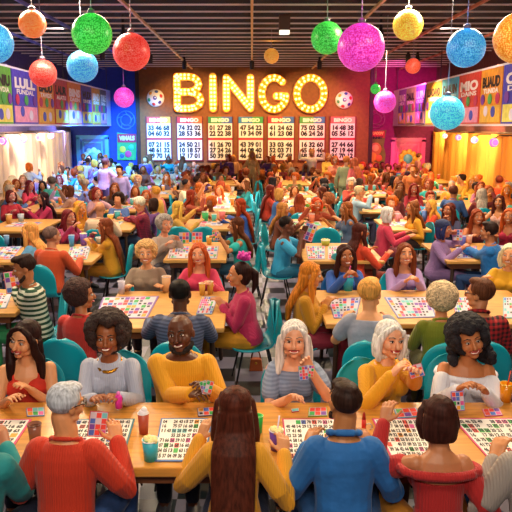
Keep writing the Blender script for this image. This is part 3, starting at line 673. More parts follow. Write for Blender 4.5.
# number boards
rn = random.Random(5); nums = lambda k, r_: '\n'.join(' '.join('%02d' % rn.randint(1, 75) for _ in range(k)) for _ in range(r_))
hb = ['d8483a', 'c8282e', '2a8a5a', '2a7ab0', 'c8303a', '4a9a4a', 'd85a5a']; h2 = ['f0b030', 'e86a30', '3a60b0', '3a9a50', '3a60a8', '3a70a8', 'f0a090']
for i, (a, b2) in enumerate(((146, 172), (176.5, 203), (207.5, 233), (238, 263.5), (267.5, 294), (299, 324.5), (330, 354.5))):
    c, sz = wallbox(a, 117, b2, 160.5, PD-.02, .06); w, hh = sz[0], sz[2]
    r = link('number_board', MB().box((0, 0, 0), sz).mesh('number_board', mat('efe8e2', .5)), None, c); tag(r, 'tall white board with %s BINGO header, %s on back wall' % (['coral', 'red and orange', 'green and blue', 'blue and green', 'red and blue', 'leaf green', 'salmon'][i], ['leftmost', 'second from left', 'third from left', 'middle', 'third from right', 'second from right', 'rightmost'][i]), 'number board', 'number boards on the back wall')
    link('frame', MB().box((-w/2, 0, 0), (.05, .09, hh+.05)).box((w/2, 0, 0), (.05, .09, hh+.05)).box((0, 0, -hh/2), (w, .09, .05)).mesh('frame', mat('7a2420', .5)), r)
    link('header', MB().box((-w*.22, -.035, hh*.43), (w*.56, .02, hh*.15)).mesh('header', mat(hb[i], .5)), r); link('header', MB().box((w*.28, -.035, hh*.43), (w*.44, .02, hh*.15)).mesh('header', mat(h2[i], .5)), r)
    link('headline', fit(text('BINGO', .2, mat('fff6d8', .5), .003, .012), w*.7, hh*.09), r, (0, -.05, hh*.43), (PI/2, 0, 0))
    link('divider', MB().box((0, -.035, -hh*.0), (w*.98, .02, hh*.05)).mesh('divider', mat('c02838', .5)), r)
    link('numbers', fit(text(nums(3, 2), .2, mat('14101a', .5), .003, .011, line=.9), w*.86, hh*.25), r, (0, -.035, hh*.19), (PI/2, 0, 0))
    link('numbers', fit(text(nums(3, 3), .2, mat('14101a', .5), .003, .011, line=.9), w*.86, hh*.38), r, (0, -.035, -hh*.26), (PI/2, 0, 0))

# ------------------------------------------------------------------ hanging ball lanterns
def lantern(px, py, rp, col, d, label, e=.85, alpha=1):
    p = D(px, py, d); r_ = rp*(p-Vector((0, 0, H))).dot(Vector((0, math.cos(PITCH), -math.sin(PITCH))))/F
    k = ('lan', col)
    if k not in MC:
        m, n, l, b = nt('lantern_'+col); c = hx(col); b.inputs['Roughness'].default_value = .35
        tcx = n.new('ShaderNodeTexCoord'); vo = n.new('ShaderNodeTexVoronoi'); vo.inputs['Scale'].default_value = 13; vo.inputs['Randomness'].default_value = .7; l.new(tcx.outputs['Object'], vo.inputs[0])
        rr = ramp(n, [(.18, tuple(min(1, x*1.3+.10) for x in c[:3])), (.62, tuple(x*.55 for x in c[:3]))]); l.new(vo.outputs['Distance'], rr.inputs[0])
        l.new(rr.outputs[0], b.inputs['Base Color']); l.new(rr.outputs[0], b.inputs['Emission Color']); b.inputs['Emission Strength'].default_value = e
        bp = n.new('ShaderNodeBump'); bp.inputs['Strength'].default_value = .6; bp.invert = True; l.new(vo.outputs['Distance'], bp.inputs['Height']); l.new(bp.outputs[0], b.inputs['Normal'])
        MC[k] = m
    me = MB().ell((0, 0, 0), 1, seg=40, n=24).mesh('shade', MC[k], True)
    r = link('ball_lantern', None, None, p); tag(r, label, 'lantern', 'glowing ball lanterns')
    q = link('lamp_shade', me, r); q.scale = (r_,)*3
    link('cap', MB().lathe([(.05, r_*.97), (.05, r_+.04), (.015, r_+.06)], seg=12).mesh('cap', mat('7a7488', .4, metal=.5), True), r)
    link('cord', MB().tube([(0, 0, r_+.03), (0, 0, CEIL-p.z+.31)], .006, 6).mesh('cord', mat('8888a0', .5)), r)
    lp = bpy.data.lights.new('lantern_glow', 'POINT'); lp.energy = 5*r_/.25; lp.color = hx(col)[:3]; lp.shadow_soft_size = r_*.5; lo = bpy.data.objects.new('lantern_glow', lp); COL.objects.link(lo); lo.parent = r; lo.location = (0, 0, r_+.22)
for a in ((92, 34, 20, '18c830', 9, 'large bright green ball lantern in the upper left'), (131.5, 52, 18.5, 'f02c1c', 10, 'red ball lantern beside the large green one'), (82.5, 66.5, 15.5, '2a9ee8', 10.5, 'sky blue ball lantern below the large green one'),
          (32.5, 24, 13.5, 'f07018', 10, 'orange ball lantern in the upper left corner'), (-7, 43, 20, '20a0e8', 8, 'blue ball lantern cut by the left edge'), (43, 73.5, 13.5, 'e82c20', 11, 'small red ball lantern in front of the left posters'),
          (124, 97.5, 10, 'e838c8', 16.2, 'pink ball lantern beside the left brown pillar'), (327, 38, 16, '20c030', 11, 'green ball lantern behind the big magenta one'), (361, 47.5, 23.5, 'e820b8', 8.5, 'largest magenta ball lantern right of the letters'),
          (408, 25, 15, 'e8b010', 10.5, 'yellow ball lantern in the upper right'), (466, 48, 19, '1c98e0', 9, 'large blue ball lantern in front of the right posters'), (519, 38, 25, 'f09010', 8, 'orange ball lantern cut by the right edge'),
          (413, 66, 7.5, 'e04010', 16, 'small dark red ball lantern right of centre'), (385, 102, 11, 'e828b8', 15, 'pink ball lantern beside the right posters'), (375.5, 89, 5, '28c840', 19, 'tiny green ball lantern above the pink one'),
          (447, 113, 17, '30c8f0', 10, 'cyan ball lantern hanging lowest at the right posters'), (271.5, 56, 7.5, 'd89018', 17, 'small amber ball lantern above the lit letters')):
    lantern(*a)
# box downlight, then housings added for the spot lights
for i, (px, py, d) in enumerate(((284.5, 23, 13.5), (196, 30, 14.5), (150, 28, 14), (352, 20, 14), (410, 34, 19))):
    if i in (1, 2, 3, 4) : continue
    p = D(px, py, d); r = link('ceiling_downlight', MB().box((0, 0, 0), (.22, .22, .30)).mesh('housing', mat('5a3420', .5)), None, p); tag(r, 'small brown box downlight hanging under the slatted ceiling', 'ceiling light')
    link('diffuser', MB().box((0, 0, -.18), (.20, .20, .07)).mesh('diffuser', mat('fff2d8', .4, emit=2)), r); link('stem', MB().tube([(0, 0, .15), (0, 0, CEIL-p.z)], .012, 6).mesh('stem', mat('5a3420', .5)), r)
for i, (x, y) in enumerate(((-2.9, 15), (2.9, 15), (.6, 19), (4.6, 19.5), (-3.9, 19.5), (-3.0, 19.5), (-4.2, 18.6), (-3.6, 16.2), (5.0, 20), (-2.2, 21.5), (0, 21.5), (2.2, 21.5), (-2.4, 7.4), (0, 7.4), (2.4, 7.4))):
    r = link('added_spotlight', MB().lathe([(.07, -.33), (.075, -.10), (.04, -.04), (.04, .31)], seg=14).mesh('added_spotlight', mat('1c1820', .5), True), None, (x, y, CEIL)); tag(r, 'small black housing added for a spotlight under the slatted ceiling above the crowd', 'spotlight', 'added ceiling spotlights')
for i, (x, y, w) in enumerate(((-3, 6.2, 2.3), (3, 6.2, 2.3), (-3, 10.5, 2.3), (3, 10.5, 2.3), (0, 1.2, 3.1), (0, -1.35, 2.7))):  # unseen housings added to carry the area fills
    r = link('ceiling_panel_light', MB().box((0, 0, 0), (w, .62, .08)).mesh('housing', mat('c8b8a0', .5)), None, (x, y, CEIL-.07)); tag(r, 'long added panel of warm fill light under the ceiling, out of view', 'ceiling light', 'added panel lights')

# ------------------------------------------------------------------ tables
TH = .75
wood = mat('d4923c', .30, 'wood'); woodf = mat('daa052', .45, 'wood', scale=1.5); legm = mat('3a2418', .5)
def dT(py): return G(252, py, TH).y
def xT(px, d): return D(px, 126, d).x if False else (lambda: (px-CX)/F*(d*math.cos(PITCH)+(H-TH)*math.sin(PITCH)))()
TABLES = []
def table(name, label, xa, xb, yb, yf, m=woodf, skew=0, legs=True, edge=.045):
    df, db = dT(yf), dT(yb); x0, x1 = xT(xa, df), xT(xb, df); cx, cy = (x0+x1)/2, (df+db)/2; w, dp = x1-x0, db-df
    r = link('bingo_table', None, None, (cx, cy, 0)); tag(r, label, 'table', 'wooden bingo tables' if m is woodf else None)
    link('tabletop', MB().box((0, 0, TH-edge/2), (w, dp, edge)).mesh('tabletop', m, bevel=.008), r)
    link('apron', MB().box((0, 0, TH-edge-.04), (w-.16, dp-.16, .08)).mesh('apron', mat('7a4420', .6, 'wood')), r)
    for sx in (-1, 1):
        for sy in (-1, 1): link('leg', MB().tube([(sx*(w/2-.12), sy*(dp/2-.12), TH-edge-.01), (sx*(w/2-.09), sy*(dp/2-.09), 0.02)], [.026, .02], 8).mesh('leg', legm, True), r)
    TABLES.append((name, x0, x1, df, db)); return r
table('front', 'long honey-coloured wooden table in the foreground covered with number boards', -60, 575, 402, 468, wood, edge=.055)
rows = [('second row left', 'wooden table in the second row left of the aisle', 90, 224, 291, 328),
 ('second row right', 'long wooden table in the second row right of the aisle', 326, 560, 290, 324),
 ('second row far left', 'wooden table at the left picture edge before the striped shirt man', -60, 15, 289, 313),
 ('third row left', 'wooden table between the orange sweater and mustard top people, left side', -5, 92, 244, 262),
 ('third row centre-left', 'wooden table before the teal blouse woman, left of the aisle', 163, 226, 242, 260),
 ('third row centre-right', 'wooden table before the light blue shirt man, right of the aisle', 304, 385, 243, 261),
 ('third row right', 'wooden table before the bright blue sweater man at the right', 447, 520, 243, 261),
 ('fourth row far left', 'wooden table in the fourth row at the left edge', -20, 38, 219, 231),
 ('fourth row left', 'wooden table in the fourth row before the bald cream shirt man', 66, 131, 218, 230),
 ('fourth row centre-left', 'wooden table in the fourth row left of the aisle', 182, 231, 219, 229),
 ('fourth row centre-right', 'wooden table in the fourth row right of the aisle', 286, 333, 219, 229),
 ('fourth row right', 'wooden table in the fourth row before the mustard blouse woman', 388, 432, 219, 230),
 ('fifth row far left', 'wooden table in the fifth row of the far left block', 14, 68, 203, 212),
 ('fifth row left', 'wooden table in the fifth row of the left block', 104, 142, 204, 211),
 ('fifth row centre-left', 'wooden table in the fifth row left of the aisle', 197, 236, 203, 212),
 ('fifth row centre-right', 'wooden table in the fifth row right of the aisle', 283, 318, 203, 211),
 ('fifth row right', 'wooden table in the fifth row of the right block', 360, 392, 203, 212),
 ('fifth row far right', 'wooden table in the fifth row at the right edge', 440, 520, 200, 209),
 ('sixth row far left', 'wooden table in the sixth row of the far left block', 44, 76, 190, 197),
 ('sixth row left', 'wooden table in the sixth row of the left block', 136, 174, 190, 197),
 ('sixth row centre-left', 'wooden table in the sixth row left of the aisle', 203, 236, 191, 197),
 ('sixth row centre-right', 'wooden table in the sixth row right of the aisle', 283, 315, 191, 197),
 ('sixth row right', 'wooden table in the sixth row of the right block', 372, 396, 190, 196),
 ('sixth row far right', 'wooden table in the sixth row of the far right block', 428, 458, 189, 195),
 ('seventh row far left', 'wooden table in the rear row of the far left block', 38, 62, 179.5, 184),
 ('seventh row left', 'wooden table in the rear row of the left block', 140, 177, 179.5, 184.5),
 ('seventh row centre-left', 'wooden table in the rear row left of the aisle', 208, 237, 180, 185),
 ('seventh row centre-right', 'wooden table in the rear row right of the aisle', 279, 311, 180, 185),
 ('seventh row right', 'wooden table in the rear row of the right block', 390, 410, 178, 182),
 ('seventh row far right', 'wooden table in the rear row of the far right block', 432, 452, 178, 182)]
for nm_, lb, xa, xb, yb, yf in rows: table(nm_, lb, xa, xb, yb, yf)

# ------------------------------------------------------------------ people you can single out
FAST = False
def P_(short, label, px, py, h, **k):
    return make_person(px, py, h, label, short, **k)
DF = 4.08
HB = dict(q='hero')
W1 = P_('smiling woman in the red camisole', 'smiling woman with long dark hair in red camisole at foreground table', 25, 348, 12, d=DF, sk='e09c6c', hair=('long', '2a1512'), top=('tank', 'd8321e', 'cloth'), pants='2c3044', yaw=-28, roll=-10, pitch=-4, LW=(28, 402, .79), RW=(11, 411, .775), mouth='laugh', chair='teal', q='hero')
W2 = P_('woman with the big afro', 'woman with big round dark afro, grey sweater and gold necklace', 108, 344, 0, d=DF+.05, sk='9c5a34', hair=('afro', '2e1a16'), top=('offsweater' if False else 'sweater', 'b4bad0'), pants='2c6a72', yaw=4, LW=(118, 408, .79), RW=(95, 409, .775), extra=(('hoops', 'e8b040'), ('necklace', 'c88a20')), chair='teal', q='hero', chair_back=.1)
W3 = P_('bald man in the yellow sweater', 'bald bearded man in mustard yellow sweater holding small cards', 181, 343, 0, d=DF+.04, sex='m', sk='5f3420', hair=('bald', '1a0f0c'), top=('sweater', 'e09a08'), pants='232a3c', yaw=-10, roll=8, pitch=2, LW=(206, 400, .82), RW=(196, 405, .79), wide=1.12, mouth='laugh', extra=(('beard', '1c100c'),), chair='teal', q='hero', shoes='4a4a54')
W4 = P_('white-haired young woman in the ribbed tee', 'laughing woman with long white hair in grey ribbed tee raising a card', 294, 348, 0, d=DF, sk='e8a680', hair=('verylong', 'd8d0cc'), top=('tee', '8a98b4', 'stripe', '76849f', 2), pants='2c3550', yaw=-4, pitch=2, LW=(309, 378, .97), RW=(292, 410, .775), mouth='laugh', chair='teal', q='hero', palms=((-.2, .9, .2), (.3, .1, -.9)))
W5 = P_('white-haired woman in the yellow sweater', 'older woman with white bob in mustard yellow sweater pointing at a card', 389, 349, 24, d=DF, sk='eaa880', hair=('bob', 'e8e0d4'), top=('sweater', 'e4a010'), pants='5a3a20', yaw=-6, roll=-5, LW=(415, 381, .98), RW=(396, 384, .93), mouth='laugh', chair='teal', q='hero')
W6 = P_('curly-haired woman in the white top', 'laughing woman with curly black hair in white off-shoulder top', 468, 355, -8, d=DF, sk='bc7648', hair=('curllong', '16121c'), top=('offsweater', 'e4e6f2'), pants='343a54', yaw=8, roll=14, LW=(482, 407, .78), RW=(461, 404, .80), mouth='laugh', chair='teal', q='hero', chair_back=.12)
# near side, seen from behind
N1 = P_('silver-haired man in the red sweater', 'silver-haired man with glasses in red sweater seen from behind, foreground left', 67, 414, 176, d=3.0, sex='m', sk='d8905e', hair=('short', 'b8bcc4'), top=('sweater', 'c42e0c'), pants='2a4a80', yaw=-42, pitch=-8, R=(.20, .27, .85), L=(-.17, .25, .80), extra=(('glasses', '2a2420'),), hs=.90, q='hero', spread=.2, wide=.85, swk=.80)
N2 = P_('long-haired woman in the yellow knit', 'woman with very long brown hair in mustard ribbed sweater from behind', 235, 424, 178, d=3.02, sk='c98a5a', hair=('verylong', '4a2014'), top=('sweater', 'd8961a'), pants='26304c', yaw=4, L=(-.20, .27, .84), R=(.25, .20, .80), hs=.98, q='hero', pitch=-6, wide=.85, swk=.80)
N3 = P_('man in the blue shirt', 'dark-haired bearded man in blue denim shirt seen from behind', 344, 412, 178, d=3.02, sex='m', sk='b87848', hair=('quiff', '2c1a14'), top=('jacket', '1f66ac', 'cloth'), pants='2a5a94', yaw=22, L=(-.17, .27, .80), R=(.17, .27, .80), hs=.93, extra=(('beard', '3a2014'),), q='hero', spread=.2, wide=.85, swk=.80)
N4 = P_('bob-haired woman in the red sweater', 'woman with dark brown bob in red off-shoulder sweater from behind', 438, 452, 180, d=2.92, sk='b87850', hair=('bob', '3a1c16'), top=('offsweater', 'b01c1c'), pants='b87820', LW=(386, 447, .80), R=(.18, .20, .74), yaw=-3, pitch=-6, hs=.90, q='hero', extra=(('watch', '3a70b0', 'l'),), spread=.2, wide=.85, swk=.80)
N5 = P_('person cut by the right edge', 'person in grey sleeves and blue jeans cut by the right edge', 548, 425, 176, d=2.85, sex='m', sk='c08050', hair=('short', '3a2418'), top=('sweater', '9a9088'), pants='2a5aa8', LW=(487, 464, .80), RW=(575, 455, .80), q='mid', spread=.26)
N6 = P_('person cut by the left edge', 'person in teal and coral jacket cut by the left edge', -34, 425, 180, d=2.85, sex='m', sk='a86a48', hair=('short', '2a1a14'), top=('jacket', '1f8a8c', 'cloth'), pants='1c2238', RW=(6, 448, .82), LW=(-60, 440, .80), q='mid', spread=.24)
for k, (i_, t_) in enumerate(((N1, 'silver-haired man in red'), (N2, 'long-haired woman in yellow'), (N3, 'man in the blue shirt'), (N4, 'bob-haired woman in red'), (N5, 'person at the right edge'), (N6, 'person at the left edge'))):
    c_ = place_chair.__call__  # backless stools on the near side
    r = link('padded_stool', None, None, i_['loc']); tag(r, 'low backless black stool under the '+t_, 'stool', 'low backless stools')
    z = .40*i_['s']-.012
    link('seat', MB().lathe([(.02, z-.05), (.17, z-.05), (.185, z-.025), (.17, z), (.02, z)], seg=24).mesh('seat', mat('23222c', .5), True), r)
    for a in range(4): link('leg', MB().tube([(.11*math.cos(a*PI/2+.78), .11*math.sin(a*PI/2+.78), z-.05), (.17*math.cos(a*PI/2+.78), .17*math.sin(a*PI/2+.78), .012)], .011, 8).mesh('leg', mat('1b1c22', .4, metal=.4), True), r)

# second row
M = {}
def Q(k, short, label, px, py, h, d, **kw):
    M[k] = make_person(px, py, h, label, short, d=d, **kw); return M[k]
Q(13, 'striped sweater man', 'man in green and white striped sweater reading a pink card', 23, 263, -68, 6.1, sex='m', sk='c07a4c', hair=('quiff', '2c1a14'), top=('sweater', '1f4a34', 'stripe', 'd8dcc8', .9), pants='1f7a4a', pitch=-14, LW=(8, 282, .95), RW=(14, 286, .92), extra=(('beard', '3a2418'),), chair='teal', wide=1.08)
Q(14, 'curly-haired woman in red', 'woman with dark curly hair in red sweater seen from behind', 82, 291, 165, 5.2, sk='b87044', hair=('curly', '3c1a14'), top=('sweater', 'c42a22'), pants='3a2430', yaw=-55, chair='teal')
Q(15, 'curly blonde older woman', 'older woman with curly blonde hair in taupe top', 146, 252, 4, 6.98, sk='e0a070', hair=('greycurl', 'd8a868'), top=('sweater', '98826e'), pants='4a3a44', arms='table', mouth='smile', chair='teal', wide=1.08)
Q(16, 'red-haired woman in pink', 'red-haired woman in rose pink top facing the camera', 199, 257, -6, 6.95, sk='e8a078', hair=('long', 'c0562a'), top=('vneck', 'd83a60'), pants='3a2a44', roll=6, mouth='laugh', chair='teal')
Q(17, 'man in the grey-blue striped shirt', 'black-haired man in grey-blue striped shirt seen from behind', 180, 284, 180, 5.15, sex='m', sk='5a3422', hair=('crop', '15100f'), top=('sweater', '5a6484', 'stripe', '3c4460', 1.6), pants='2a3048', chair='teal', wide=1.08, LW=(145, 315, .8), RW=(210, 315, .8))
Q(18, 'woman with the pink hair bow', 'woman with pink frilly hair bow in magenta sweater and mustard trousers', 238, 270, -84, 5.95, sk='d08858', hair=('pony', '2c1614'), top=('sweater', 'b82458'), pants='c08414', yaw=4, LW=(215, 305, .8), RW=(212, 302, .8), mouth='laugh', extra=(('bow', 'd838b0'),), chair='teal')
Q(19, 'ginger woman in the mustard sweater', 'ginger-haired woman in mustard sweater and maroon trousers, in profile', 312, 271, 80, 5.95, sk='d08c50', hair=('long', 'c87824'), top=('sweater', 'c88a14'), pants='8a2038', pitch=-8, LW=(336, 302, .8), RW=(332, 306, .8), mouth='soft', chair='teal')
Q(20, 'woman in royal blue', 'dark-haired woman in royal blue top holding a teal drink', 345, 267, 2, 6.86, sk='b0683c', hair=('wavy', '3a1c16'), top=('sweater', '2458b0'), pants='26304c', yaw=6, roll=6, arms='clasp', chair='blue')
Q(21, 'blond child in grey', 'blond child in light grey tee seen from behind', 370, 294, 172, 5.15, sex='m', sk='e0a070', hair=('short', 'd89a4c'), top=('tee', '9aa0b4', 'cloth'), pants='c08a1c', yaw=-20, chair='teal')
Q(22, 'laughing woman in lavender', 'laughing woman with long chestnut hair in lavender cardigan', 405, 258, 0, 6.95, sk='e09a70', hair=('long', '7a3c20'), top=('vneck', 'b090c8'), pants='4a3a60', arms='clasp', pitch=6, mouth='laugh', chair='teal')
Q(23, 'grey-curled woman in olive', 'woman with cropped grey curls in olive sweater seen from behind', 441.5, 286, 178, 5.1, sk='d08858', hair=('greycurl', 'd8bc94'), top=('sweater', '7a8218'), pants='4a4a24', chair='teal', wide=1.05, LW=(417, 318, .8))
Q(24, 'man in the plaid shirt', 'man with glasses in red and black plaid shirt seen from behind', 480, 275, 170, 5.15, sex='m', sk='c88458', hair=('short', '5c3420'), top=('jacket', 'b82026', 'plaid', '2c1218', 1.1), pants='2a3048', yaw=62, extra=(('glasses', '1c1614'),), LW=(458, 314, .8), chair='teal', wide=1.05)
Q(25, 'blonde woman at the right edge', 'pale blonde woman in bright yellow top at the right edge', 509, 262, -30, 6.9, sk='e0a070', hair=('bob', 'e8d8b0'), top=('sweater', 'e0a81c'), pants='4a3a44', chair='teal')
# third row
Q(26, 'blonde woman in light blue', 'woman with long strawberry blonde hair in light blue tee', 28, 224, -95, 8.5, sk='d88c58', hair=('long', 'e09850'), top=('tee', '6ab0e0', 'cloth'), pants='3a4a70', chair='teal')
Q(27, 'person in the orange sweater', 'short-haired man in burnt orange sweater seen from behind', 52.5, 233, 165, 7.95, sex='m', sk='c88460', hair=('crop', '6a5048'), top=('sweater', 'c84818'), pants='24405c', yaw=-30, chair='teal')
Q(28, 'woman in plum', 'dark red-haired woman in plum top resting chin on hand', 69, 219, 55, 9.85, sk='c88068', hair=('long', '6a1c24'), top=('sweater', '9a1c58'), pants='4a2a4c', RW=(75, 228, 1.0))
Q(29, 'woman in the mustard blouse', 'woman with very long auburn hair in mustard blouse, in left profile', 105, 231, -86, 8.9, sk='c88450', hair=('verylong', '7a3a1c'), top=('sweater', 'c88e14'), pants='b07414', LW=(88, 245, .8), RW=(90, 248, .8), mouth='soft', chair='teal')
Q(30, 'bald man in cream', 'bald man in cream shirt seen from behind, left block', 100, 211, 178, 10.65, sex='m', sk='d8946c', hair=('bald', '000000'), top=('sweater', 'e0c0a0'), pants='5a4a50', chair='teal', wide=1.12)
Q(31, 'white-haired man in plaid', 'white-haired man in crimson plaid shirt, in left profile', 139, 204, -86, 11.3, sex='m', sk='d89068', hair=('short', 'f0dcc0'), top=('jacket', '9a1c40', 'plaid', '5a1430', 1.5), pants='22385a', pitch=-16, LW=(120, 216, .8), RW=(122, 219, .8), chair='teal')
Q(32, 'grey-curled woman in beige', 'woman with curly grey hair in beige top looking right', 165, 230, 40, 9.1, sk='d8906c', hair=('greycurl', 'a89c94'), top=('sweater', 'b09a8c'), pants='4a4450', LW=(180, 246, .8), mouth='soft', chair='teal')
Q(33, 'woman in the teal blouse', 'brown-haired woman in teal blouse holding an orange card', 236, 229, -84, 9.0, sk='c07a48', hair=('long', '5a2c14'), top=('tee', '18b0ac', 'cloth'), pants='22506a', LW=(216, 238, .98), RW=(214, 240, .95), mouth='soft', chair='teal')
Q(34, 'blonde woman in gold', 'blonde woman in pale gold top reaching over her table', 179, 212, 100, 11.0, sk='d89458', hair=('wavy', 'e0a848'), top=('sweater', 'c8963c'), pants='5a3a24', LW=(196, 213, .95), chair='teal')
Q(35, 'red-haired woman in cobalt', 'woman with flowing red hair in cobalt blue top, in left profile', 239, 204, -84, 11.4, sk='c87c44', hair=('verylong', '9a3412'), top=('sweater', '2050a8'), pants='1c3c6c', LW=(222, 215, .85), mouth='soft', chair='teal')
Q(36, 'man in the light blue shirt', 'dark-haired man in light blue shirt holding up a pink number card', 287, 231, 84, 8.85, sex='m', sk='6a3a24', hair=('crop', '1c1210'), top=('tee', '38a8d8', 'cloth'), pants='1c6a8c', LW=(307, 236, .98), RW=(304, 243, .90), mouth='soft', chair='teal')
Q(37, 'woman with honey hair in brown', 'woman with long honey hair in brown top beside the aisle', 283, 215, 76, 10.8, sk='c87c44', hair=('long', 'b07438'), top=('sweater', '7a3a1c'), pants='4a2a1c', mouth='soft', chair='teal')
Q(38, 'red-haired woman leaning over the table', 'woman with red hair leaning over the table beside teal chair', 316, 215, 8, 11.9, sk='c86c3c', hair=('bob', 'c8421c'), top=('sweater', '9a3c1c'), pants='4a2a1c', lean=.4)
Q(39, 'woman in slate blue', 'woman with long brown hair in slate blue top pointing across the table', 346, 213, -82, 10.9, sk='c8804c', hair=('long', '8a4a20'), top=('tee', '5a6a88', 'cloth'), pants='3a4a6c', LW=(323, 216, .86), mouth='soft', chair='teal')
Q(40, 'woman in vermilion', 'woman with long dark hair in vermilion top seen from behind', 361, 231, 118, 8.45, sk='c87040', hair=('long', '4a1c14'), top=('sweater', 'd8401c'), pants='8a2c1c', chair='teal', yaw=-20)
Q(41, 'white-haired woman in coral pink', 'white-haired woman in coral pink sweater, in right profile', 389, 211, 84, 10.2, sk='d88c60', hair=('bob', 'f4e4d4'), top=('sweater', 'd83858'), pants='7a2c3c', mouth='soft', chair='teal', wide=1.1)
Q(42, 'woman in the ochre dress', 'brown-haired woman in ochre dress seated facing left', 412, 207, -80, 11.0, sk='c8844c', hair=('long', '7a4420'), top=('sweater', 'd89818'), pants='3a2a2c', arms='lap', mouth='soft', chair='teal')
Q(43, 'red-haired man in the sky blue jacket', 'red-haired man in sky blue jacket facing the camera', 430, 204, -4, 12.3, sex='m', sk='d88458', hair=('short', '8a3014'), top=('jacket', '3a98c8', 'cloth'), pants='2c4464', chair='teal')
Q(44, 'auburn woman in navy', 'auburn-haired woman in navy top drinking, seen from the side', 449, 213, -50, 10.7, sk='b86c44', hair=('long', '5a2418'), top=('sweater', '2c2c50'), pants='7a3c3c', RW=(445, 222, .95), mouth='soft')
Q(45, 'woman in the lavender print', 'woman with navy headscarf in lavender printed dress holding a pink card', 443, 236, 55, 8.7, sk='c07454', hair=('bob', '2a3060'), top=('sweater', '9a78b0'), pants='8a6aa0', LW=(457, 238, .96), mouth='soft', extra=(('hat', '24305c'),))
Q(46, 'man in the bright blue sweater', 'dark-haired man in bright blue sweater facing left', 488.5, 235, -112, 8.3, sex='m', sk='b8744c', hair=('short', '2c1a16'), top=('sweater', '1c78c8'), pants='1c3c6c', LW=(466, 251, .8), chair='teal', wide=1.1)
Q(47, 'russet-haired woman in maroon', 'russet-haired woman in maroon tank top facing the camera', 477, 219, 0, 9.9, sk='c8784c', hair=('long', '8a3818'), top=('tank', '6a1c28', 'cloth'), pants='3a2434')
Q(48, 'woman in the pale tank top', 'dark-haired woman in pale pink tank top looking left', 499, 206, -35, 11.9, sk='c8804c', hair=('long', '4a1c18'), top=('tank', 'd8a090', 'cloth'), pants='2c7a80', mouth='smile', chair='teal')
Q(49, 'woman in raspberry', 'ginger-haired woman in raspberry top at the right edge', 509, 217, -30, 10.0, sk='c87c4c', hair=('long', 'b8501c'), top=('tank', 'a81c3c', 'cloth'), pants='6a1c3c', chair='teal')
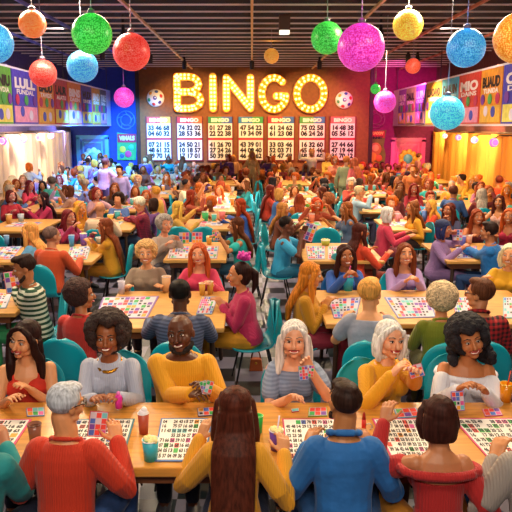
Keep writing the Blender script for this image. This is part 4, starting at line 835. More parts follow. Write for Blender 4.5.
# fourth and fifth rows
far = [(50, 'auburn woman in crimson', 'auburn-haired woman in crimson top at the left edge', 11, 197, 50, 12.9, 'bob', '5a1c1c', 'sweater', 'b01c34', 'c88078'),
 (51, 'woman in hot pink', 'dark-haired woman in hot pink sweater gesturing, left block', 43, 200, -55, 12.5, 'long', '2c1420', 'sweater', 'c0285c', 'd09078'),
 (52, 'brown-haired woman in tan', 'brown-haired woman in tan top leaning on her table, left block', 69, 193, -95, 14.0, 'bob', '5a3020', 'sweater', 'a88070', 'c88870'),
 (53, 'small blonde in yellow', 'blonde child in yellow top beside the plum top woman', 80, 212, 60, 11.0, 'long', 'd89030', 'sweater', 'c89028', 'd89050'),
 (54, 'red-haired woman in pale pink', 'red-haired woman in pale pink top, left block', 97, 196, 40, 13.5, 'bob', '8a2c28', 'tee', 'c89aa8', 'd89078'),
 (55, 'long-haired woman in umber', 'long brown-haired woman in umber top facing the camera', 115, 192, 0, 14.6, 'long', '7a4020', 'sweater', '4a3430', 'c88058'),
 (56, 'auburn woman in dark olive', 'auburn-haired woman in dark olive top facing the camera', 146, 192, 5, 12.9, 'bob', 'a8481c', 'sweater', '3a3c34', 'c87c50'),
 (57, 'long auburn woman in rust', 'woman with long auburn hair in rust top, centre-left', 192, 198, 90, 13.0, 'verylong', '8a2c14', 'sweater', 'a84428', 'c87444'),
 (58, 'copper-haired woman in apricot', 'copper-haired woman in apricot top, centre-left', 200, 191, 70, 14.6, 'long', 'b85c1c', 'sweater', 'd08850', 'd08850'),
 (59, 'woman in burnt red', 'woman with dark red hair in burnt red dress beside the aisle', 271, 192, 95, 14.1, 'verylong', '6a1c10', 'sweater', 'b8341c', 'c06c3c'),
 (60, 'blonde in denim', 'blonde person in denim blue shirt leaning right beside the aisle', 280, 194, 95, 13.3, 'bob', 'c89048', 'sweater', '3c6cb0', 'c8804c'),
 (61, 'woman in leaf green', 'dark-haired woman in leaf green top, centre-right', 321, 192, -90, 13.7, 'long', '5a2414', 'sweater', '5a8a1c', 'c06c38'),
 (62, 'curly tan person', 'curly-haired woman in tan top, centre-right', 327, 201, -90, 12.2, 'curly', '9a5428', 'tee', 'c08c58', 'c87c48'),
 (63, 'pale blond man in ice blue', 'pale blond man in ice blue shirt reaching right', 360, 190, 88, 13.4, 'short', 'e8b888', 'sweater', 'a8c8d8', 'd88c5c'),
 (64, 'person in steel blue', 'dark-haired man in steel blue shirt seen from behind, right block', 454, 188, 150, 13.5, 'short', '5a2c1c', 'sweater', '3c5c94', 'b86c40'),
 (65, 'blonde in saffron', 'blonde woman in saffron top, far right block', 472, 178, -10, 16.2, 'long', 'd8902c', 'sweater', 'e8a828', 'd88c48'),
 (66, 'brown-haired woman in mauve', 'brown-haired woman in mauve top, far right block', 481, 186, -30, 14.9, 'long', '8a3c1c', 'sweater', 'a8607c', 'd08048'),
 (67, 'bare-armed woman in peach', 'bare-armed woman in peach tank top, far right block', 489, 190, 0, 13.9, 'bob', 'a04c1c', 'tank', 'c87040', 'd08848'),
 (68, 'person in scarlet', 'dark-haired person in scarlet top seen from behind, far right', 499, 181, 178, 16.2, 'short', '6a2418', 'sweater', 'd8401c', 'c87040'),
 (69, 'blonde in orange', 'blonde woman in orange top at the right edge, far back', 507, 188, -20, 14.1, 'long', 'd87c1c', 'sweater', 'd8782c', 'd08040'),
 (70, 'brown-haired woman in cocoa', 'long brown-haired woman in cocoa top, right block', 400, 186, -5, 15.0, 'long', '7a3c20', 'sweater', '6a4034', 'c07848'),
 (71, 'dark-red-haired woman in cherry', 'dark red-haired woman in cherry top, right block', 414, 187, -10, 14.5, 'long', '7a1c18', 'sweater', 'b02434', 'c06c4c'),
 (72, 'woman in turquoise', 'auburn-haired woman in turquoise top, right block', 429, 183, -60, 15.6, 'bob', '8a3c20', 'sweater', '28a09c', 'c87850'),
 (73, 'person in deep purple', 'person in deep purple top leaning over, right block', 409, 175, 70, 17.8, 'short', '3c1c2c', 'sweater', '4a2450', 'b86c4c'),
 (74, 'woman with straw hair', 'long straw blonde woman in peach dress at the left edge', 8, 184, 20, 15.2, 'long', 'd8a060', 'sweater', 'd8b090', 'd8a078'),
 (75, 'woman in magenta red', 'dark red-haired woman in magenta red top, far left block', 30, 186, 60, 15.3, 'long', '6a1c28', 'sweater', 'c83050', 'c88070'),
 (76, 'person in grey', 'grey-haired person in slate top near the left curtain', 23, 179, 20, 17.0, 'bob', '8a6a5a', 'sweater', '5a6a90', 'c89080'),
 (77, 'person in sea green', 'brown-haired person in sea green top, far left block', 52, 184, -150, 15.9, 'short', '5a5048', 'sweater', '3aa098', 'c08c80'),
 (78, 'dark-red bob in ivory', 'dark red-haired person in ivory top, far left block', 59, 179, 10, 17.0, 'bob', '8a2c30', 'tee', 'd8d0d0', 'c88c80'),
 (79, 'cyan top person', 'fair-haired person in aqua top before the blue wall', 138, 178, 0, 16.5, 'short', 'd8a880', 'sweater', '48a0a8', 'c89880')]
for k, sh, lb, px, py, h, d, hs_, hc_, tk_, tc_, sk_ in far:
    Q(k, sh, lb, px, py, h, d, sk=sk_, hair=(hs_, hc_), top=(tk_, tc_, 'cloth'), pants=['3a3450', '4a2c34', '2c3c50'][k % 3], sex='m' if hs_ == 'short' else 'f', arms=['table', 'clasp', 'drink', 'lift', 'reach'][k % 5], chair='teal' if k % 3 else None)
stnd = [('lilac shirt', 'person in lilac shirt standing with back turned, before blue wall', 106, 170, 150, 16.6, 'short', '7a4a50', 'd8a8e0', 'm', 'lift', '5a4a90'),
 ('pale gold dress', 'fair woman in pale gold gown standing at the end of the aisle', 252, 156, 10, 22.4, 'long', 'f0a850', 'e0c080', 'f', 'side', 'd8b070'),
 ('white shirt raised arms', 'man in white shirt standing with both arms spread, rear centre', 312, 156, 0, 23.2, 'short', 'd89860', 'f0e4dc', 'm', 'up', '7a4a60'),
 ('yellow standing', 'woman in dull yellow top standing at the rear, centre-right', 328, 163, 20, 20.6, 'bob', 'a85c2c', 'd0a038', 'f', 'clasp', '9a8a90'),
 ('coral standing', 'woman in coral dress standing at the rear, centre-right', 335, 169, -10, 18.6, 'bob', 'b8542c', 'e08868', 'f', 'clasp', '8a2c24'),
 ('sage standing', 'person in long sage robe standing right of the centre-right tables', 346, 176, 150, 17.6, 'short', 'c8783c', '8c946c', 'm', 'side', '868c64'),
 ('rose dress standing', 'woman in dusty rose dress standing right of the sage robe', 354, 172, -150, 17.5, 'long', 'b05838', 'c85c60', 'f', 'side', 'b84c50')]
for sh, lb, px, py, h, d, hs_, hc_, tc_, sx_, ar_, pc_ in stnd:
    Q(sh, sh, lb, px, py, h, d, sk='c88860', hair=(hs_, hc_), top=('sweater', tc_, 'cloth'), pants=pc_, sex=sx_, arms=ar_, stand=True)

# ------------------------------------------------------------------ the crowd farther back: a few kinds, copied
rc = random.Random(11)
class OM(dict): pass
neutral = mat('c08060', .5)
def proto(style, sex, arms, stand=False, h_=0, lean=.14):
    body, parts, J = make_person(q='far', sex=sex, hair=(style, '808080'), top=('sweater', '808080'), arms=arms, stand=stand, lean=lean, build_only=True, yaw=h_, matk=dict(top=neutral, pants=neutral, hair=neutral), sk=neutral)
    return body, parts, J
protos = [proto('long', 'f', 'table'), proto('short', 'm', 'clasp'), proto('bob', 'f', 'drink', lean=.2), proto('wavy', 'f', 'lift', h_=25), proto('curly', 'f', 'clasp', h_=-20), proto('crop', 'm', 'reach', lean=.25), proto('greycurl', 'f', 'table', h_=-30)]
sprotos = [proto('long', 'f', 'clasp', True), proto('short', 'm', 'side', True), proto('bob', 'f', 'lift', True)]
HN = {0: 'long-haired', 1: 'short-haired', 2: 'bob-haired', 3: 'wavy-haired', 4: 'curly-haired', 5: 'cropped-haired', 6: 'tight-curled'}
SHN = {0: 'long-haired', 1: 'short-haired', 2: 'bob-haired'}
cols = {'blue': [('powder blue', '90b8e8'), ('white', 'e0e8f0'), ('slate blue', '5070b0'), ('aqua', '50b0c8'), ('periwinkle', '8090e0'), ('navy', '2c3c80'), ('lilac', 'b0a0e0'), ('pale grey', 'b0b8c8'), ('teal', '208a9a'), ('mauve', '9a6aa0')],
        'mid': [('orange', 'd87830'), ('tan', 'c89060'), ('rust', 'a84820'), ('peach', 'e0a070'), ('brick red', 'b03828'), ('olive', '7a7a30'), ('rose', 'd06068'), ('purple', '6a4080'), ('cream', 'e8d0a8'), ('gold', 'd8a030'), ('brown', '6a3c24'), ('teal', '208a8a')],
        'gold': [('amber', 'e09028'), ('golden', 'e8b040'), ('scarlet', 'd04020'), ('peach', 'e8a868'), ('copper', 'b86028'), ('maroon', '7a2020'), ('mustard', 'c89020'), ('coral', 'e07050'), ('cream', 'f0d8a0'), ('sea green', '40a090'), ('dusty pink', 'd08080')]}
hcols = [('dark', '2c1810'), ('brown', '6a3a1c'), ('auburn', '8a3414'), ('blonde', 'd8983c'), ('ginger', 'c05c1c'), ('chestnut', '7a3c20'), ('grey', 'a89888'), ('black', '1a1214')]
sks = ['d89468', 'c07a48', 'e0a078', '9a5c34', '7a4428', 'c88858']
occupied = [(i['loc'].x, i['loc'].y, .42) for i in list(M.values())]
def inst(pr, loc, th, s, hc, tc, pc, sk, label, group):
    body, parts, J = pr; root = link('person', body, None, loc, (0, 0, th), s); tag(root, label, 'person', group)
    root.material_slots[0].link = 'OBJECT'; root.material_slots[0].material = skin(sk)
    for p in parts:
        if p[0] in ('shoe', 'eye', 'eyebrow', 'mouth'): continue
        o = link(p[0], p[1], root); o.material_slots[0].link = 'OBJECT'
        o.material_slots[0].material = mat(hc, .6, 'hair') if p[0] == 'hair' else mat(pc, .8, 'cloth') if p[0] == 'trousers' else mat(tc, .8, 'cloth')
    return root
labels = set()
def free(x, y, r=.42, tables=True):
    for ox, oy, r0 in occupied:
        if (ox-x)**2+((oy-y)*.85)**2 < max(r, r0)**2: return False
    if tables:
        for nm_, x0, x1, d0, d1 in TABLES:
            if x0-.16 < x < x1+.16 and d0-(.16 if r < .5 else 1.1) < y < d1+.16: return False
    return True
def zone(px): return 'blue' if px < 138 else 'gold' if px > 385 else 'mid'  # blue light at the left is also put into the clothing colours
def facing(h):
    h = (h+180) % 360-180
    return 'facing the camera' if abs(h) < 40 else 'back turned' if abs(h) > 140 else 'facing left' if h < 0 else 'facing right'
def crowd(x, y, h, where, stand=False, chair=True):
    if not free(x, y) or abs(x) > 6.3: return
    k = (x/y)*F+CX
    for _ in range(200):
        i = rc.randrange(3 if stand else 7); tn, tc = rc.choice(cols[zone(k)]); hn, hc = rc.choice(hcols)
        lb = '%s %s person in %s, %s, %s' % (hn, (SHN if stand else HN)[i], tn, ('standing ' if stand else '')+facing(h), where)
        if lb not in labels and len(lb.split()) <= 16: break
    else: return
    labels.add(lb); s = rc.uniform(.90, 1.0)*(.93 if stand else 1); occupied.append((x, y, .40))
    th = math.radians(h)+PI
    inst((sprotos if stand else protos)[i], (x, y, 0), th, s, hc, tc, rc.choice(['2c3048', '3a2a34', '4a4450', '5a3a2c']), rc.choice(sks), lb, 'crowd at the back tables' if not stand else 'standing crowd at the back')
    if chair and not stand: place_chair('teal', (x, y, 0), th, s, label='teal chair under the %s person in %s, %s' % (hn+' '+HN[i], tn, where))
for nm_, x0, x1, d0, d1 in TABLES:
    if nm_.split()[0] not in ('fourth', 'fifth', 'sixth', 'seventh', 'third'): continue
    row = nm_.split()[0]
    if row == 'third': continue
    wh = nm_+' table'; w = x1-x0; m = max(1, int(w/.56))
    for i in range(m):
        x = x0+w*(i+.5)/m; crowd(x, d1+.30, rc.uniform(-22, 22), wh)
        if row != 'fourth' and rc.random() < .35: crowd(x+rc.uniform(-.1, .1), d0-.30, 180+rc.uniform(-25, 25), wh)
    for s_, h in ((-1, 90), (1, -90)):
        for q in ((.3, .75) if d1-d0 > 1.1 else (.5,)):
            if rc.random() < .8: crowd((x0 if s_ < 0 else x1)+s_*.33, d0+(d1-d0)*q, h+rc.uniform(-15, 15), wh)
n_ = 0
for t in range(5000):
    y = rc.uniform(15.5, 24.3); x = rc.uniform(-6.3, 6.3)
    if abs(x-.05) < .62 and y < 23: continue
    if abs(x) > .40*y: continue
    blk = 'far left' if x < -4.2 else 'left' if x < -2.2 else 'centre-left' if x < 0 else 'centre-right' if x < 2.2 else 'right' if x < 4.2 else 'far right'
    dep = 'middle crowd' if y < 18.5 else 'rear crowd' if y < 21.5 else 'by the back wall'
    if not free(x, y, .50): continue
    st = rc.random() < (.45 if blk in ('left', 'far left') else .08)
    crowd(x, y, rc.choice([0, 0, 40, -40, 90, -90, 160]), '%s, %s block' % (dep, blk), st, chair=y < 19); n_ += 1
    if n_ > 135: break

# ------------------------------------------------------------------ bingo sheets, cards, cups
GL = {}
def glyph(t):
    if t not in GL:
        me = fit(text(t, 1, mat('14101a', .6), 0, .045), 1, 1)
        GL[t] = ([v.co.xy.copy() for v in me.vertices], [tuple(p.vertices) for p in me.polygons]); bpy.data.meshes.remove(me)
    return GL[t]
PAL = ['f4efe6', 'e8483c', '38a850', 'f0a030', '4a70c8', 'd85098', '7a48a8', '6fc4c8', '2a2630']
def bil(c, u, v): return (c[0]*(1-u)+c[1]*u)*(1-v)+(c[3]*(1-u)+c[2]*u)*v
def sheet(cs, nx, ny, frame, label, digits=False, seed=0, z=TH, group='bingo sheets on the tables', name='bingo_sheet', world_c=None, dens=.22):
    rr = random.Random(seed); W_ = world_c or [G(x, y, z+.006) for x, y in cs]; o = sum(W_, Vector())/4; C = [w-o for w in W_]
    nrm = (C[1]-C[0]).cross(C[3]-C[0]).normalized()
    if nrm.z < 0 or (abs(nrm.z) < .3 and nrm.y > 0): nrm = -nrm
    r = link(name, None, None, o); tag(r, label, 'bingo sheet' if name == 'bingo_sheet' else 'card', group)
    def quad(u0, v0, u1, v1, h0, h1):
        q = [bil(C, u, v) for u, v in ((u0, v0), (u1, v0), (u1, v1), (u0, v1))]
        return [p+nrm*h0 for p in q]+[p+nrm*h1 for p in q]
    FC = [(0,3,2,1),(4,5,6,7),(0,1,5,4),(1,2,6,5),(2,3,7,6),(3,0,4,7)]
    link('backing', MB().add(quad(-.0, -.0, 1, 1, -.004, .0), FC).mesh('backing', mat(frame, .5)), r)
    link('grid', MB().add(quad(.03, .03, .97, .97, 0, .0012), FC).mesh('grid', mat('f2ece4' if digits or dens < .5 else 'cfc6d0', .6)), r)
    g = MB(); mats = [mat(c, .6) for c in PAL]; used = False
    nb = MB()
    for i in range(nx):
        for j in range(ny):
            u0, v0 = .045+.91*i/nx, .045+.91*j/ny; du, dv = .91/nx, .91/ny
            c = rr.choice([1, 1, 1, 2, 2, 3, 4, 5, 7] if digits else [1, 1, 2, 3, 4, 5, 6, 7]) if rr.random() < dens else 0
            if not digits and rr.random() < .45: c = 8 if c == 0 else c
            if c: g.cur = c; k = .06 if (digits or c != 8) else .22; g.add(quad(u0+du*k, v0+dv*k, u0+du*(1-k), v0+dv*(1-k), .0012, .0018), FC[1:])
            if digits and rr.random() < .93:
                vs, fs = glyph('%02d' % rr.randint(1, 75)); nb.add([bil(C, u0+du*(.5+.76*p.x), v0+dv*(.5-.74*p.y))+nrm*.0026 for p in vs], fs)
    if g.v: link('marked_squares', g.mesh('marked_squares', mats), r)
    if digits: link('numbers', nb.mesh('numbers', mat('14101a', .6)), r)
    return r
for i, (cs, fr_, lb) in enumerate((([(-40, 419), (32, 419), (5, 459), (-78, 459)], 'd83878', 'red-edged number board cut by the left picture edge'),
    ([(74, 419), (135, 418.5), (123, 459), (54, 459)], '3a7a8a', 'number board before the silver-haired man in red'),
    ([(161, 418), (213, 418), (205, 461), (153, 461)], '4a70a8', 'number board before the bald man in yellow, left of the long brown hair'),
    ([(282, 418.5), (335, 418.5), (340, 461), (287, 461)], 'c83a6a', 'number board before the man in the blue shirt'),
    ([(372, 418.5), (424, 418.5), (440, 459), (392, 459)], 'd83a8a', 'number board with pink edge before the woman with dark bob'),
    ([(452, 418), (514, 418), (545, 460), (490, 460)], 'd8407a', 'number board at the right end of the foreground table'))):
    sheet(cs, 9, 8, fr_, lb, True, 20+i, group='large number boards on the foreground table')
for i, (cs, fr_, lb) in enumerate((([(26, 408), (44, 407), (44.5, 415.5), (27, 416)], '3a80c8', 'blue and yellow playing card left of the silver-haired man'),
    ([(197, 408), (215, 407), (215.5, 415), (198, 416)], '4a2458', 'dark purple playing card before the bald man in yellow'),
    ([(309, 407.5), (327, 407), (327.5, 415.5), (308, 416)], '88b848', 'yellow-green playing card before the white-haired young woman'),
    ([(394, 409), (416, 407.5), (421, 416), (397, 418)], '38a0d0', 'rainbow playing card before the woman in yellow with white bob'),
    ([(482, 409), (499, 408), (503, 415), (485, 416)], 'd84898', 'pink playing card before the curly-haired woman in white'),
    ([(291, 409), (299, 408), (299, 411), (292, 412)], 'c82858', 'small red counter card by the hand of the white-haired young woman'))):
    sheet(cs, 3 if i < 5 else 1, 2 if i < 5 else 1, fr_, lb, False, 40+i, name='small_card', group='small cards lying on the foreground table', dens=.9)
for i, (cs, fr_, lb) in enumerate((([(103, 297), (159, 296), (147, 318), (95, 318)], '8a6ab0', 'large colourful sheet before the curly blonde older woman'),
    ([(202, 296.5), (218, 296.5), (212, 314), (196, 314)], '5a90b0', 'colourful sheet before the woman with the pink hair bow'),
    ([(328, 299), (361, 297), (356, 318), (334, 318)], '5a6ab0', 'colourful sheet before the ginger woman in mustard'),
    ([(384, 297), (430, 297), (436, 317), (398, 318)], '6a7ab8', 'wide colourful sheet before the laughing woman in lavender'),
    ([(452, 297), (468, 297), (472, 317), (456, 317)], 'a05a80', 'colourful sheet left of the plaid shirt man'),
    ([(503, 297), (522, 297), (526, 318), (503, 318)], '4aa0a8', 'colourful sheet at the right picture edge, second row'),
    ([(-14, 291), (12, 294), (6, 308), (-24, 308)], '5a90b0', 'colourful sheet before the striped sweater man'),
    ([(70, 247), (91, 246), (87, 259.5), (66, 259.5)], '5ab0a0', 'colourful sheet before the woman in the mustard blouse'),
    ([(-3, 247), (22, 246), (12, 259), (-12, 259)], '8a7ac0', 'colourful sheet at the left picture edge, third row'),
    ([(170, 246), (190, 246), (188, 258.5), (167, 258.5)], 'b08a70', 'colourful sheet before the grey-curled woman in beige'),
    ([(194, 246), (219, 246), (217, 258.5), (192, 258.5)], 'a88a98', 'colourful sheet before the woman in the teal blouse'),
    ([(306, 246), (325, 246), (325, 259), (308, 259)], '7a90b8', 'colourful sheet before the man in the light blue shirt'),
    ([(328, 246), (347, 246), (347, 259), (328, 259)], 'a0a0b8', 'colourful sheet left of the woman in vermilion'),
    ([(456, 246), (477, 246), (476, 258), (457, 258)], '5a80c0', 'colourful sheet before the man in the bright blue sweater'),
    ([(495, 245), (514, 246), (518, 258), (499, 257)], '6aa0c0', 'colourful sheet behind the man in the bright blue sweater'))):
    sheet(cs, 10 if i in (0, 3) else 7, 7, fr_, lb, False, 60+i, dens=.5)
ks = 0
for nm_, x0, x1, d0, d1 in TABLES:
    row = nm_.split()[0]
    if row in ('fourth', 'fifth', 'sixth'):
        m = max(1, int((x1-x0)/.75))
        for i in range(m):
            xc = x0+(x1-x0)*(i+.5)/m; ks += 1; w, hh = .26, .26; yc = (d0+d1)/2
            wc = [V(xc-w, yc+hh, TH+.006), V(xc+w, yc+hh, TH+.006), V(xc+w, yc-hh, TH+.006), V(xc-w, yc-hh, TH+.006)]
            pos = [''] if m == 1 else ['left end', 'right end'] if m == 2 else ['left end', 'middle', 'right end'] if m == 3 else ['left end', 'left middle', 'right middle', 'right end', 'far right end', 'last'][:m]
            sheet(None, 5, 4, rc.choice(['c8a890', 'a890b0', 'b0a898']), ('pale colourful sheet on the '+nm_+' table'+(', '+pos[i] if pos[i] else '')), False, 100+ks, world_c=wc, dens=.5)
def upright(px, py, w, hgt, d, col, label, yaw=0, tilt=-18, roll=0, nx=3, ny=4, cat='held_card'):
    p = D(px, py, d); R_ = Euler((math.radians(tilt), math.radians(roll), math.radians(yaw))).to_matrix()
    wc = [p+R_@V(a*w/2, 0, b_*hgt/2) for a, b_ in ((-1, 1), (1, 1), (1, -1), (-1, -1))]
    return sheet(None, nx, ny, col, label, False, int(px*7), world_c=wc, name=cat, group=None, dens=.8)
def hand_at(M_, k): 
    w = world(M_, M_['J']['W'+k]); return w
def dd(M_, k, extra=.08): return hand_at(M_, k).y-extra*.6
upright(303.5, 373, .058, .085, dd(W4, 'l')-.03, '3a90d0', 'blue playing card raised by the white-haired young woman', 15)
upright(310, 371, .050, .075, dd(W4, 'l')-.02, 'e0b030', 'yellow playing card raised by the white-haired young woman', -20)
upright(416, 371, .085, .075, dd(W5, 'l')-.04, 'd8487a', 'yellow and pink card held by the woman in yellow with white bob', -10, roll=-20)
upright(458, 401, .080, .115, dd(W6, 'r')-.09, '5a3ac0', 'purple card pack held upright by the curly-haired woman in white', 8)
upright(98, 424, .10, .13, hand_at(N1, 'r').y+.04, 'c83a5a', 'pink-red ticket booklet held by the silver-haired man', 25, roll=14)
for a in range(3): upright(204+a*2.5, 388-abs(a-1), .045, .075, dd(W3, 'r')-.06-.008*a, ['b8a898', 'c8b8a8', 'a89888'][a], 'pale small card in the hands of the bald man, %s of the fan' % ['left', 'middle', 'right'][a], -10+10*a, roll=-20+20*a, nx=2, ny=3)
upright(13, 282, .16, .22, hand_at(M[13], 'l').y-.02, 'd8506a', 'pink number card read by the striped sweater man', 40)
upright(309, 232, .17, .25, hand_at(M[36], 'l').y-.03, 'e06090', 'pink number card held up by the man in the light blue shirt', -25, roll=16)
upright(458, 235, .12, .16, hand_at(M[45], 'l').y-.03, 'e05a68', 'pink card held by the woman in the lavender print', -20)
upright(216, 236, .10, .12, hand_at(M[33], 'l').y-.03, 'e08a30', 'orange card held by the woman in the teal blouse', 20)
for i, (px, py, col, lb) in enumerate(((184, 237, '5a80a8', 'blue-brown upright card'), (197, 238, 'd84870', 'pink upright card'))):
    p = G(px, 244.5, TH); p.y -= 0; w = [p+V(a*.08, (.04 if b_ else 0), .012+b_*.17) for a, b_ in ((-1, 1), (1, 1), (1, 0), (-1, 0))]; sheet(None, 3, 3, col, lb+' standing at the back of the third row centre-left table', False, i, world_c=w, name='standing_card', group=None, dens=.8)
def cup(px, py, w, hgt, col, label, kind='cup', z=TH, top=None, straw=None, at=None):
    p = at if at is not None else G(px, py, z); r_ = w/2
    r = link('drink_cup', None, None, (p.x, p.y+r_, z)); tag(r, label, 'cup', None)
    glass = kind == 'glass'
    m = mat(col, .15 if glass else .4)
    link('cup_body', MB().lathe([(r_*.05, .002), (r_*.78, .002), (r_*.98, hgt), (r_*.90, hgt), (r_*.72, hgt*.80), (.004, hgt*.80)], seg=20).mesh('cup_body', m, True), r)
    link('rim', MB().tube([(r_*.97*math.cos(a), r_*.97*math.sin(a), hgt) for a in [2*PI*i/20 for i in range(21)]], r_*.07, 6).mesh('rim', mat(top or 'f0f0f0', .3), True), r)
    if kind == 'popcorn':
        g = MB(); rr = random.Random(4)
        for i in range(26): a = rr.uniform(0, 2*PI); q = r_*.75*math.sqrt(rr.random()); g.ell((q*math.cos(a), q*math.sin(a), hgt*.92+rr.uniform(0, .012)), rr.uniform(.010, .016), seg=8, n=5)
        link('popcorn', g.mesh('popcorn', mat('f4e4a0', .7), True), r)
    elif kind == 'cream': link('whipped_cream', MB().ell((0, 0, hgt), (r_*.85, r_*.85, .025)).ell((.006, 0, hgt+.02), (r_*.55, r_*.55, .018)).mesh('whipped_cream', mat('f0f0f8', .5), True), r)
    else: link('drink', MB().lathe([(.002, hgt*.82), (r_*.80, hgt*.82), (r_*.80, hgt*.86), (.002, hgt*.86)], seg=16).mesh('drink', mat(top or 'a04030', .15)), r)
    if straw: link('straw', MB().tube([(0, 0, hgt*.5), (.015, -.01, hgt*1.75)], w*.05, 8, flat=True).mesh('straw', mat(straw, .4), True), r)
    return r
cup(142.8, 436, .066, .125, 'b8523a', 'red-brown cup topped with cream beside the second number board', 'cream', straw=None)
cup(149.5, 464, .090, .115, '38b8c8', 'turquoise cup full of popcorn on the foreground table', 'popcorn')
cup(258, 435, .062, .105, '28b848', 'bright green cup beside the long-haired woman in yellow', 'cup', top='90f090')
cup(276.5, 453, .080, .115, '6a48b0', 'purple cup between the long-haired woman and the blue shirt man', 'popcorn', straw='f0e8ff')
cup(33, 444, .078, .10, '8a5a48', 'brown glass beside the silver-haired man', 'glass', top='5a3424')
cup(508, 404, .085, .12, 'e89018', 'amber glass with straws at the right end of the table', 'glass', top='f0c040', straw='e85020')
mk = G(363.5, 432, TH); r = link('marker_pen', None, None, mk); tag(r, 'red marker pen standing right of the man in the blue shirt', 'marker'); link('barrel', MB().lathe([(.004, .0), (.013, .0), (.013, .08), (.004, .08)], seg=12).mesh('barrel', mat('d82818', .4), True), r); link('cap', MB().lathe([(.011, .08), (.008, .11), (.002, .125)], seg=12).mesh('cap', mat('a81810', .4), True), r)
g = G(369, 428, TH+.02); tag(link('wire_ring', MB().tube([(.022*math.cos(a), .004*a, .024*math.sin(a)) for a in [2*PI*i/12 for i in range(13)]], .003, 6).mesh('wire_ring', mat('c8c0c8', .3, metal=.8), True), None, g), 'small metal ring standing beside the red marker', 'ring')
dbr = hand_at(W2, 'l'); r = link('ink_dauber', None, None, D(118.5, 400, dbr.y-.07)); tag(r, 'pink ink dauber in the hand of the woman with the big afro', 'dauber'); link('bottle', MB().lathe([(.005, -.05), (.022, -.05), (.024, .02), (.012, .035)], seg=16).mesh('bottle', mat('d828a0', .35), True), r); link('tip', MB().ell((0, 0, .042), (.012, .012, .014)).mesh('tip', mat('f080d0', .5), True), r)
for a in ((121, 295, .08, .14, 'c0b8c8', 'clear glass before the curly blonde older woman', 'glass'), (166, 293, .10, .17, 'd8a878', 'beige cup left of the striped shirt man', 'cup'), (202, 296, .07, .13, 'd8a040', 'gold tumbler before the red-haired woman in pink', 'glass'),
          (210, 295, .07, .14, 'c89038', 'gold tumbler nearest the hand of the bow woman', 'glass'), (206, 286, .09, .10, '4aa8e0', 'sky blue cup before the red-haired woman in pink', 'popcorn'), (349, 292, .12, .16, '28a0b8', 'teal drink cup with pink straw before the royal blue woman', 'cup'),
          (71, 247, .09, .17, '4a9ad8', 'blue cup on the third row left table', 'cup'), (83, 246, .11, .18, '7a58c0', 'purple cup on the third row left table', 'popcorn'), (6, 245, .08, .14, '6a9ac8', 'grey-blue cup at the left edge, third row', 'cup'), (99, 244, .13, .09, 'b0a890', 'low pale jar before the mustard blouse woman', 'glass'),
          (209, 245, .09, .12, 'd8a040', 'gold cup on the third row centre-left table', 'popcorn'), (326, 246, .14, .08, 'b8c048', 'low lime snack cup on the third row centre-right table', 'popcorn'), (302, 249, .08, .1, '8ac0c8', 'pale aqua cup at the left end of the third row centre-right table', 'cup'),
          (463, 248, .11, .17, '6a70d0', 'violet blue cup before the bright blue sweater man', 'cup'), (470, 244.5, .09, .13, 'd8a090', 'blush cup behind the violet blue cup', 'cup'), (205, 222, .13, .18, '38b060', 'green cup on the fourth row centre-left table', 'cup'), (214, 222, .10, .14, '58b8b0', 'aqua glass on the fourth row centre-left table', 'glass'),
          (222, 221, .13, .18, 'd87070', 'coral cup on the fourth row centre-left table', 'popcorn'), (433, 221.5, .17, .2, 'd84858', 'red pitcher-like cup before the sky blue jacket man', 'cup'), (425, 221.5, .10, .2, '5a80c8', 'blue cup before the sky blue jacket man', 'cup'),
          (398, 222, .11, .15, 'd88890', 'rose cup before the ochre dress woman', 'cup'), (302, 222.5, .13, .14, '7aa8c8', 'pale blue cup on the fourth row centre-right table', 'cup'), (312, 223, .11, .16, 'd87858', 'salmon cup on the fourth row centre-right table', 'cup'),
          (110, 222, .12, .13, 'd8b040', 'yellow cup on the fourth row left table', 'cup'), (117, 220, .12, .16, '38a0a8', 'teal cup on the fourth row left table', 'cup'), (8, 224, .12, .17, 'c89048', 'ochre cup on the fourth row far left table', 'cup'), (20, 222, .12, .14, 'a8b8c8', 'ice grey cup on the fourth row far left table', 'glass')):
    cup(*a[:6], kind=a[6], straw='e85090' if a[0] == 349 else None, top='e07090' if a[0] == 349 else None)
tn_ = 0
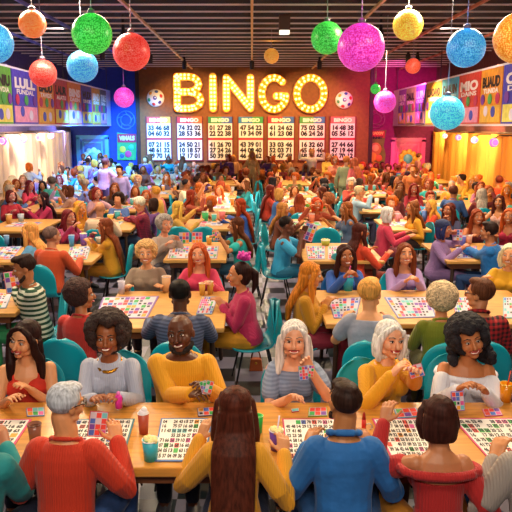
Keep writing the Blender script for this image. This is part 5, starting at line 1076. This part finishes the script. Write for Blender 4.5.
for nm_, x0, x1, d0, d1 in TABLES:
    row = nm_.split()[0]
    if row in ('fifth', 'sixth', 'seventh'):
        for i, (fx, fy) in enumerate(((.12, .8), (.5, .86), (.86, .75))):
            cn_, cc_ = rc.choice([('aqua', '58b8c0'), ('red', 'c84038'), ('orange', 'e09038'), ('white', 'e8e0d8'), ('green', '58a050'), ('pink', 'd87898')])
            cup(0, 0, .10, .15, cc_, '%s cup at the %s of the %s table' % (cn_, ['left', 'middle', 'right'][i], nm_), at=V(x0+(x1-x0)*fx, d0+(d1-d0)*fy-.05, TH))
# handbag on the floor by the aisle
p = G(256, 372, 0); r = link('handbag', None, None, (p.x, p.y+.05, 0)); tag(r, 'small orange-brown handbag standing on the floor beside the aisle', 'handbag')
link('bag_body', MB().prism([(-.07, 0), (.07, 0), (.055, .13), (-.055, .13)], -.035, .035, lambda x, y, z: V(x, z, y)).mesh('bag_body', mat('b8561c', .5), bevel=.008), r)
link('handle', MB().tube([(.045*math.cos(a), 0, .13+.09*math.sin(a)) for a in [PI*i/10 for i in range(11)]], .007, 8).mesh('handle', mat('7a3414', .5), True), r); link('clasp', MB().ell((0, -.038, .09), (.014, .008, .014)).mesh('clasp', mat('e0b040', .3, metal=.8), True), r)
# empty chairs
for px, py, h, d, lb in ((180, 236, 180, 10.55, 'empty teal shell chair left of two before the fourth row centre-left table'), (205, 236, 180, 10.55, 'empty teal shell chair right of two before the fourth row centre-left table'), (325, 243, 180, 10.45, 'empty teal shell chair behind the third row centre-right table'),
                        (8, 236, 150, 9.8, 'empty teal shell chair at the left edge behind the blonde in light blue'), (258, 222, 90, 12.3, 'empty teal shell chair along the aisle, right side'), (246, 214, -90, 12.6, 'empty teal shell chair along the aisle, left side'), (262, 205, 90, 15.2, 'empty teal shell chair farther along the aisle, right side'), (247, 200, -90, 15.9, 'empty teal shell chair farther along the aisle, left side')):
    q = D(px, py, d); q.z = 0; place_chair('teal', q, math.radians(h)+PI, 1.05, label=lb, back=0)
bpy.data.scenes.remove(TMP)
